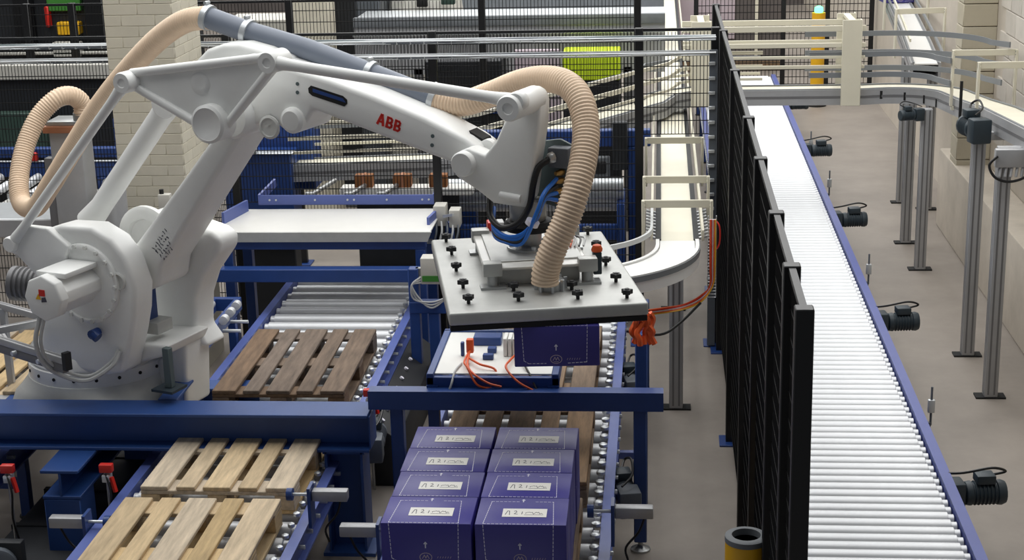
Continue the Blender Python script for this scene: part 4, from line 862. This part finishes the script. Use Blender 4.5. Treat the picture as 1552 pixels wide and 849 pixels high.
T2, O2 = belt_conveyor('cream belt conveyor coming straight from the back and curving left behind the gripper', [(0.11, 31.0, 1.3), (0.11, 14.0, 1.3), (0.11, 9.85, 1.3)], 0.215, rails=((-0.160, 0.0, 0.07, 'cream'), (0.160, 0.0, 0.07, 'cream')), fm='machine_dark')  # dark frame colour stands in for the shaded gaps beside the belt
cv = [Vector(p) - O2 for p in [(0.11, 9.85, 1.302)] + arc(-0.60, 9.72, 0.71, 0, -90, 16, 1.302, 1.302) + [(-1.1, 9.01, 1.302)]]
obj('curve_belt', path_strip(MB(), cv, -0.108, 0.108, -0.012, 0.0), 'belt_white', T2)
obj('curve_frame', path_strip(MB(), cv, -0.135, -0.112, -0.10, 0.012), 'belt_white', T2); obj('curve_trim', path_strip(MB(), cv, -0.142, -0.134, -0.03, 0.004), 'guide_grey', T2)
obj('curve_frame', path_strip(MB(), cv, 0.112, 0.135, -0.10, 0.012), 'belt_white', T2)
obj('inner_guide', path_strip(MB(), [Vector(p) - O2 for p in [(-0.05, 10.4, 1.40)] + arc(-0.60, 9.72, 0.55, 0, -90, 12, 1.40, 1.40) + [(-0.9, 9.17, 1.40)]], -0.008, 0.008, 0, 0.03), 'cable_grey', T2)
for y in (9.95, 10.65, 12.2):
    guard_frame(T2, O2, (0.11, y, 0), (0, -1, 0), 0.215, 1.12, 1.54 if y < 11 else 1.50)
for y in (10.33, 12.6, 15.5): alu_leg(T2, 0.11 - O2.x, y - O2.y, 1.17)
for s in (-1, 1):
    for k in range(9):
        y = 9.95 + k * 0.085
        b_ = obj('guide_bracket', MB().cyl((0.11 + s * 0.13 - O2.x, y - O2.y, 1.29), (0.11 + s * 0.20 - O2.x, y - O2.y, 1.31), 0.009, seg=8), 'zinc', T2)
obj('cable', MB().tube(spline([(0.345 - O2.x, 9.93 - O2.y, 1.42), (0.375 - O2.x, 9.9 - O2.y, 1.38), (0.375 - O2.x, 9.9 - O2.y, 1.27), (0.34 - O2.x, 9.9 - O2.y, 1.21)], 6), 0.005, 6), 'red', T2)
ld = obj('cable_ladder', MB().box(0.295 - O2.x, 0.30 - O2.x, 9.69 - O2.y, 9.71 - O2.y, 0.98, 1.5).box(0.345 - O2.x, 0.35 - O2.x, 9.69 - O2.y, 9.71 - O2.y, 0.98, 1.5), 'zinc', T2)
m = MB()
for k in range(26): m.wire((0.297 - O2.x, 9.69 - O2.y, 0.98 + k * 0.02), (0.348 - O2.x, 9.69 - O2.y, 0.98 + k * 0.02), 0.002)
stuff(obj('ladder_rungs', m, 'zinc', T2, smooth=False))
for k in range(5):
    d_ = k * 0.008
    obj('cable', MB().tube(spline([(0.31 + d_ - O2.x, 9.68 - O2.y, 1.48), (0.31 + d_ - O2.x, 9.68 - O2.y, 1.2), (0.31 + d_ * 0.6 - O2.x, 9.68 - O2.y, 1.06), (0.26 - O2.x, 9.67 - d_ - O2.y, 1.0 - d_), (0.16 - O2.x, 9.66 - d_ - O2.y, 0.945 - d_ * 0.7), (0.04 - O2.x, 9.66 - O2.y, 0.92 - d_), (-0.25 - O2.x, 9.6 - O2.y, 0.90 - d_)], 6), 0.0048, 6), ('orange', 'red', 'cable_grey', 'orange', 'yellow')[k], T2)
obj('cable', MB().tube(spline([(0.25 - O2.x, 9.5 - O2.y, 1.0), (0.12 - O2.x, 9.4 - O2.y, 0.90), (0.0 - O2.x, 9.3 - O2.y, 0.86), (-0.2 - O2.x, 9.3 - O2.y, 0.88)], 6), 0.008, 6), 'cable_black', T2)
# orange rag tied to the gate post
rag = MB(); rr = random.Random(11)
for k in range(7):
    q = [(rr.uniform(-0.03, 0.03), rr.uniform(-0.02, 0.02), 0.0)]
    for j in range(5): q.append((q[-1][0] + rr.uniform(-0.025, 0.025), q[-1][1] + rr.uniform(-0.015, 0.015), -0.035 * (j + 1)))
    rag.tube(spline(q, 4), 0.017, 6)
tag(obj('cable_bundle', rag, 'orange', loc=(-0.085, 8.52, 1.235)), 'bundle of orange cables hanging beside the gripper corner', 'cable')

# ================================================================== BOLLARD
t = thing('bollard', 'yellow bollard with grey rim at the foot of the black fence', 'bollard', (0.36, 6.22, 0))
obj('shell', MB().lathe([(0.088, 0), (0.088, 0.94), (0.086, 0.965), (0.070, 0.965), (0.068, 0.80), (0.03, 0.79)], seg=32), 'yellow', t)
obj('rim', MB().lathe([(0.070, 0.962), (0.089, 0.962), (0.089, 0.985), (0.080, 0.990), (0.060, 0.990), (0.058, 0.962)], seg=32), 'machine_grey', t)
t = thing('signal_post', 'tall yellow post with a small green light at the far end of the aisle', 'post', (2.12, 21.97, 0))
obj('post', MB().cyl((0, 0, 0), (0, 0, 1.26), 0.09, seg=24), 'yellow', t)
obj('base_ring', MB().lathe([(0.13, 0), (0.13, 0.02), (0.10, 0.03)], seg=24), 'black_matt', t)
obj('light', MB().lathe([(0.05, 1.26), (0.06, 1.28), (0.055, 1.33), (0.02, 1.35)], seg=16), 'lamp_green', t)

# ================================================================== BACKGROUND MACHINERY
def simple(name, label, cat, boxes, m, loc, rz=0.0, bevel=0.008):
    t = thing(name, label, cat, loc, rz)
    for b in boxes:
        nm, dims, mm = b; obj(nm, MB().box(*dims), mm or m, t, bevel=bevel, seg=1)
    return t
# silver tube conveyor right behind the cross fence
t = thing('tube_conveyor', 'low conveyor of thick silver tubes behind the cross fence and gripper hose', 'conveyor', (-0.9, 12.2, 0))
for y, z in ((0.0, 1.13), (0.10, 1.03), (0.2, 0.93), (0.35, 0.9)):
    obj('tube', MB().cyl((-0.80, y, z), (0.62, y, z), 0.055, seg=16), 'zinc', t)
for x in (-0.75, 0.6): obj('end_frame', MB().box(x - 0.03, x + 0.03, -0.1, 0.45, 0, 1.0), 'blue', t, bevel=0.006)
obj('front_beam', MB().box(-0.72, 0.57, -0.12, -0.06, 0.72, 0.84), 'blue', t, bevel=0.006)
t = simple('transfer_machine', 'blue machine with long crossbeam behind the suction hose', 'machine',
           (('crossbeam', (-0.85, 0.68, -0.05, 0.05, 1.37, 1.50), 'blue'), ('column', (-0.85, -0.72, -0.05, 0.1, 0, 1.37), 'blue'), ('column', (0.5, 0.62, -0.05, 0.1, 0, 1.37), 'blue'), ('gear_head', (0.20, 0.36, -0.12, -0.05, 1.14, 1.30), 'machine_grey'), ('carriage', (0.38, 0.50, -0.14, -0.05, 1.2, 1.58), 'machine_dark'), ('hub', (0.23, 0.33, -0.14, -0.12, 1.17, 1.27), 'black_matt')), 'blue', (-0.75, 12.55, 0))
t = simple('machine_cabinet', 'blue machine cabinet with silver posts beside the robot elbow', 'machine',
           (('cabinet', (-0.45, 0.10, 0, 0.3, 0.6, 1.36), 'blue'), ('upper_cabinet', (-0.28, 0.22, 0.3, 0.6, 1.0, 1.58), 'blue'), ('cap', (-0.35, 0.12, -0.02, 0.1, 1.36, 1.375), 'zinc'), ('grip', (-0.20, -0.16, -0.06, -0.02, 1.37, 1.45), 'zinc'), ('light', (-0.13, -0.09, -0.05, -0.01, 1.55, 1.60), 'red'), ('leg', (-0.42, 0.08, 0.05, 0.25, 0, 0.6), 'machine_dark')), 'blue', (-3.02, 12.35, 0))
t = simple('blue_line', 'long blue side conveyor frame left of the brick pillar', 'conveyor',
           (('upper_beam', (-1.2, 1.7, -0.04, 0.04, 1.30, 1.38), 'blue'), ('lower_beam', (-1.2, 1.7, -0.04, 0.04, 1.14, 1.26), 'blue'), ('tie_rod', (-1.2, 1.7, -0.05, -0.03, 1.265, 1.28), 'zinc'), ('leg', (-0.7, -0.6, -0.04, 0.06, 0, 1.14), 'blue'), ('leg', (0.9, 1.0, -0.04, 0.06, 0, 1.14), 'blue'), ('red_sensor', (0.36, 0.43, -0.07, -0.04, 1.28, 1.35), 'red')), 'blue', (-5.5, 12.6, 0))
rm = mesh_of('slat_roller', MB().cyl((-0.04, 0, 0), (0.04, 0.42, 0.06), 0.035, seg=12))
for k in range(9): link('slat_roller', rm, 'roller', t, (-0.55 + k * 0.16, -0.55, 1.10))
obj('white_cover', MB().box(0.30, 1.3, -0.62, -0.1, 1.02, 1.05), 'table_white', t)
t = simple('roller_bench', 'low silver bench with dark frame under the blue side conveyor', 'bench',
           (('bench_top', (-0.5, 0.5, -0.25, 0.25, 1.28, 1.31), 'zinc'), ('edge', (-0.5, 0.5, -0.27, -0.25, 1.18, 1.31), 'alu'), ('leg', (-0.45, -0.38, -0.2, -0.1, 0, 1.28), 'alu_dark'), ('leg', (0.38, 0.45, -0.2, -0.1, 0, 1.28), 'alu_dark'), ('red_knob', (-0.3, -0.2, -0.2, -0.1, 1.31, 1.35), 'red')), 'zinc', (-4.62, 10.7, 0))
# things beyond the rear fence
simple('square_pillar', 'pale square pillar seen through the mesh above the robot arm', 'pillar', (('shaft', (-0.19, 0.19, -0.2, 0.2, 0, 3.2), 'pillar'),), 'pillar', (-3.385, 15.6, 0))
simple('pale_cabinet', 'wide pale cabinet behind the rear fence above the grey pipe', 'cabinet', (('body', (-0.42, 0.36, -0.3, 0.3, 0, 1.95), 'beige_box'), ('plinth', (-0.44, 0.38, -0.32, 0.32, 0, 0.1), 'machine_grey')), 'beige_box', (-4.05, 16.6, 0))
simple('dark_cabinet', 'dark grey cabinet behind the mesh near the top centre', 'cabinet', (('body', (-0.26, 0.26, -0.3, 0.3, 0, 2.6), 'machine_grey'), ('door', (-0.24, 0.0, -0.32, -0.3, 0.2, 2.5), 'machine_dark'), ('door', (0.01, 0.24, -0.32, -0.3, 0.2, 2.5), 'motor_grey')), 'machine_grey', (-3.06, 16.5, 0))
m = MB(); rr = random.Random(4)
m.lathe([(0.05, 0), (0.40, 0.02), (0.46, 0.3), (0.43, 0.7), (0.40, 1.1), (0.33, 1.5), (0.25, 1.75), (0.05, 1.85)], seg=28, power=[2, 4, 4, 3.5, 3, 3, 2.5, 2])
m.v = [(x * 1.05, y, z * 1.4) for x, y, z in m.v]
m.v = [(x * (1 + rr.uniform(-0.07, 0.07)), y * (1 + rr.uniform(-0.07, 0.07)), z + rr.uniform(-0.03, 0.03)) for x, y, z in m.v]
tw = thing('wrapped_goods', 'crumpled white plastic wrapped goods behind the rear fence', 'wrapped goods', (-2.42, 16.7, 0))
obj('film', m, 'film', tw, ang=20); obj('dark_patch', MB().box(-0.03, 0.08, -0.44, -0.38, 2.06, 2.16), 'black_matt', tw, bevel=0.01)
obj('green_tape', MB().box(0.22, 0.36, -0.44, -0.36, 2.08, 2.18), 'dark_green', tw, bevel=0.01)
# two far straight conveyors seen through the mesh
for (lab, y, z, mm) in (('far grey conveyor with blue side beam across the top centre', 18.5, 1.69, 'blue'), ('grey steel conveyor with bright rail in front of the wrapped goods', 15.2, 2.09, 'machine_grey')):
    t = thing('straight_conveyor', lab, 'conveyor', (-0.9, y, 0))
    obj('side_beam', MB().box(-1.9 if y > 16 else -2.0, 0.95, -0.03, 0.03, z - 0.09, z), mm, t, bevel=0.005)
    obj('bed', MB().box(-1.9 if y > 16 else -2.0, 0.95, 0.03, 0.7, z - 0.05, z - 0.02), 'zinc', t)
    if y > 16: obj('guard_sheet', MB().box(-1.9 if y > 16 else -2.0, 0.95, 0.7, 0.72, z - 0.1, z + 0.35), 'machine_grey', t)
    obj('bright_rail', MB().cyl((-1.9 if y > 16 else -2.0, -0.06, z - 0.16), (0.95, -0.06, z - 0.16), 0.022, seg=10), 'zinc', t)
    obj('apron', MB().box(-1.9 if y > 16 else -2.0, 0.95, 0.0, 0.03, z - 0.55, z - 0.09), 'alu', t)
    for x in (-1.4, 0.6): obj('leg', MB().box(x - 0.04, x + 0.04, 0.0, 0.08, 0, z - 0.5), 'alu_dark', t)
simple('lime_cover', 'bright lime yellow cover behind the rails of the diagonal conveyor', 'machine cover', (('cover', (-0.26, 0.26, -0.2, 0.2, 1.57, 1.82), 'signal_yellow'), ('base', (-0.26, 0.26, -0.18, 0.18, 0, 1.57), 'machine_dark')), 'signal_yellow', (-0.62, 14.75, 0))
simple('grey_panel', 'lilac grey panel left of the lime yellow cover', 'panel', (('panel', (-0.22, 0.20, -0.03, 0.03, 0.5, 1.85), 'pink_grey'), ('foot', (-0.2, 0.18, -0.1, 0.1, 0, 0.5), 'alu_dark')), 'pink_grey', (-1.10, 14.6, 0))
simple('dark_machine', 'dark machine behind the cross fence left of the lilac panel', 'machine', (('body', (-0.40, 0.30, -0.2, 0.3, 0, 1.78), 'machine_dark'), ('yellow_tray', (-0.28, -0.10, -0.26, -0.2, 1.46, 1.53), 'yellow'), ('yellow_tray', (0.05, 0.2, -0.26, -0.2, 1.46, 1.53), 'yellow'), ('blue_edge', (-0.40, 0.30, -0.22, -0.2, 1.3, 1.36), 'blue')), 'machine_dark', (-1.72, 14.6, 0))
# small brown boxes on a white ledge behind the mesh
simple('white_ledge', 'white ledge behind the cross fence right of the table arms', 'ledge', (('ledge', (-0.62, 0.42, -0.06, 0.1, 1.10, 1.16), 'table_white'), ('support', (-0.5, 0.3, 0, 0.06, 0, 1.10), 'machine_dark')), 'table_white', (-1.85, 12.05, 0))
for i, (x, lab) in enumerate(((-2.28, 'small brown box on the white ledge, left one'), (-1.98, 'small brown box on the white ledge, middle one'), (-1.70, 'small brown box on the white ledge behind the dark post'))):
    t = thing('brown_box', lab, 'box', (x, 12.06, 1.16), 0, 'brown boxes on the ledge')
    obj('box_body', MB().box(-0.07, 0.07, -0.05, 0.04, 0, 0.10), 'brown_box', t, bevel=0.008); obj('tape', MB().box(-0.012, 0.012, -0.052, 0.042, 0.002, 0.102), 'copper_wood', t)
# far left dark machinery
simple('dark_press', 'dark tall machine at the top left corner behind the fence', 'machine', (('body', (-1.2, 1.05, 0, 0.8, 0, 2.6), 'machine_dark'), ('left_post', (-0.52, -0.36, -0.15, 0, 0, 2.6), 'black'), ('right_post', (0.18, 0.36, -0.15, 0, 0, 2.6), 'black'), ('green_cover', (-0.22, 0.12, -0.06, 0, 2.20, 2.6), 'green'), ('yellow_crate', (-0.12, 0.10, -0.12, 0, 1.98, 2.10), 'yellow'), ('white_bag', (-0.15, 0.12, -0.2, -0.1, 1.78, 1.92), 'film'), ('blue_shelf', (-0.9, 0.95, -0.16, 0, 1.60, 1.80), 'machine_dark'), ('rail', (-1.2, 1.05, -0.2, -0.16, 1.80, 1.83), 'film'), ('red_hose', (-0.24, -0.20, -0.08, 0, 2.05, 2.25), 'red')), 'machine_dark', (-5.65, 15.2, 0))
t = simple('pale_conveyor', 'pale conveyor with timber pieces below the cable trays at the left', 'conveyor', (('side_panel', (-1.2, 0.85, -0.05, 0.0, 1.82, 1.95), 'beige_box'), ('deck', (-1.2, 0.85, 0, 0.5, 1.80, 1.84), 'machine_grey'), ('lower_panel', (-1.2, 0.85, 0.0, 0.05, 0.9, 1.82), 'machine_dark'), ('green_bin', (-0.25, 0.25, -0.15, -0.02, 1.2, 1.55), 'dark_green'), ('leg', (-0.8, -0.7, 0, 0.1, 0, 0.9), 'machine_dark'), ('leg', (0.5, 0.6, 0, 0.1, 0, 0.9), 'machine_dark')), 'beige_box', (-5.5, 13.4, 0))
for k in range(7): obj('timber', MB().bar((-0.15 + k * 0.09, 0.1, 1.86), (0.0 + k * 0.09, 0.42, 1.86), 0.035, 0.04), 'wood_light', t)
simple('blue_press', 'blue upright machine part left of the brick pillar', 'machine', (('arm', (-0.06, 0.30, -0.05, 0.1, 1.35, 1.68), 'blue'), ('base', (0.0, 0.2, 0, 0.1, 0, 1.35), 'blue'), ('shaft', (0.02, 0.22, -0.08, -0.05, 1.20, 1.25), 'zinc')), 'blue', (-4.25, 12.3, 0))
# far right: descending chute beyond the bend, clutter at the end of the aisle
ch = [(2.90, 20.6, 1.68), (2.70, 18.06, 1.65), (2.57, 16.45, 1.62), (2.47, 15.25, 1.58)]
T3, O3 = belt_conveyor('white belt conveyor descending toward the bend along the wall at the top right', ch, 0.22, 'belt_white', rails=((-0.15, 0.08, 0.03, 'guide_grey'), (0.15, 0.08, 0.03, 'guide_grey'), (0.15, 0.2, 0.03, 'cream')))
for c_, d_ in (((2.72, 18.3, 0), (0.1, -1, 0)), ((2.55, 16.2, 0), (0.1, -1, 0))): guard_frame(T3, O3, c_, d_, 0.24, 1.50, 1.98, bar=0.05)
for y, x in ((16.0, 2.66), (16.3, 2.45)): alu_leg(T3, x - O3.x, y - O3.y, 1.49)
carton(2.80, 19.5, 1.673, 0.1, 'violet carton riding the far belt conveyor at the top right edge', 'violet carton on the far conveyor')
simple('pallet_rack', 'pinkish brown load of goods at the far end behind the roller conveyor', 'goods', (('load', (-0.9, 0.9, -0.4, 0.4, 0.15, 1.5), 'back'), ('wrap', (-0.92, 0.2, -0.42, -0.40, 0.5, 1.2), 'pink_grey'), ('timber', (0.5, 0.56, -0.46, -0.42, 0.2, 1.5), 'cream'), ('base', (-0.9, 0.9, -0.4, 0.4, 0, 0.15), 'wood_brown')), 'back', (0.95, 25.5, 0))
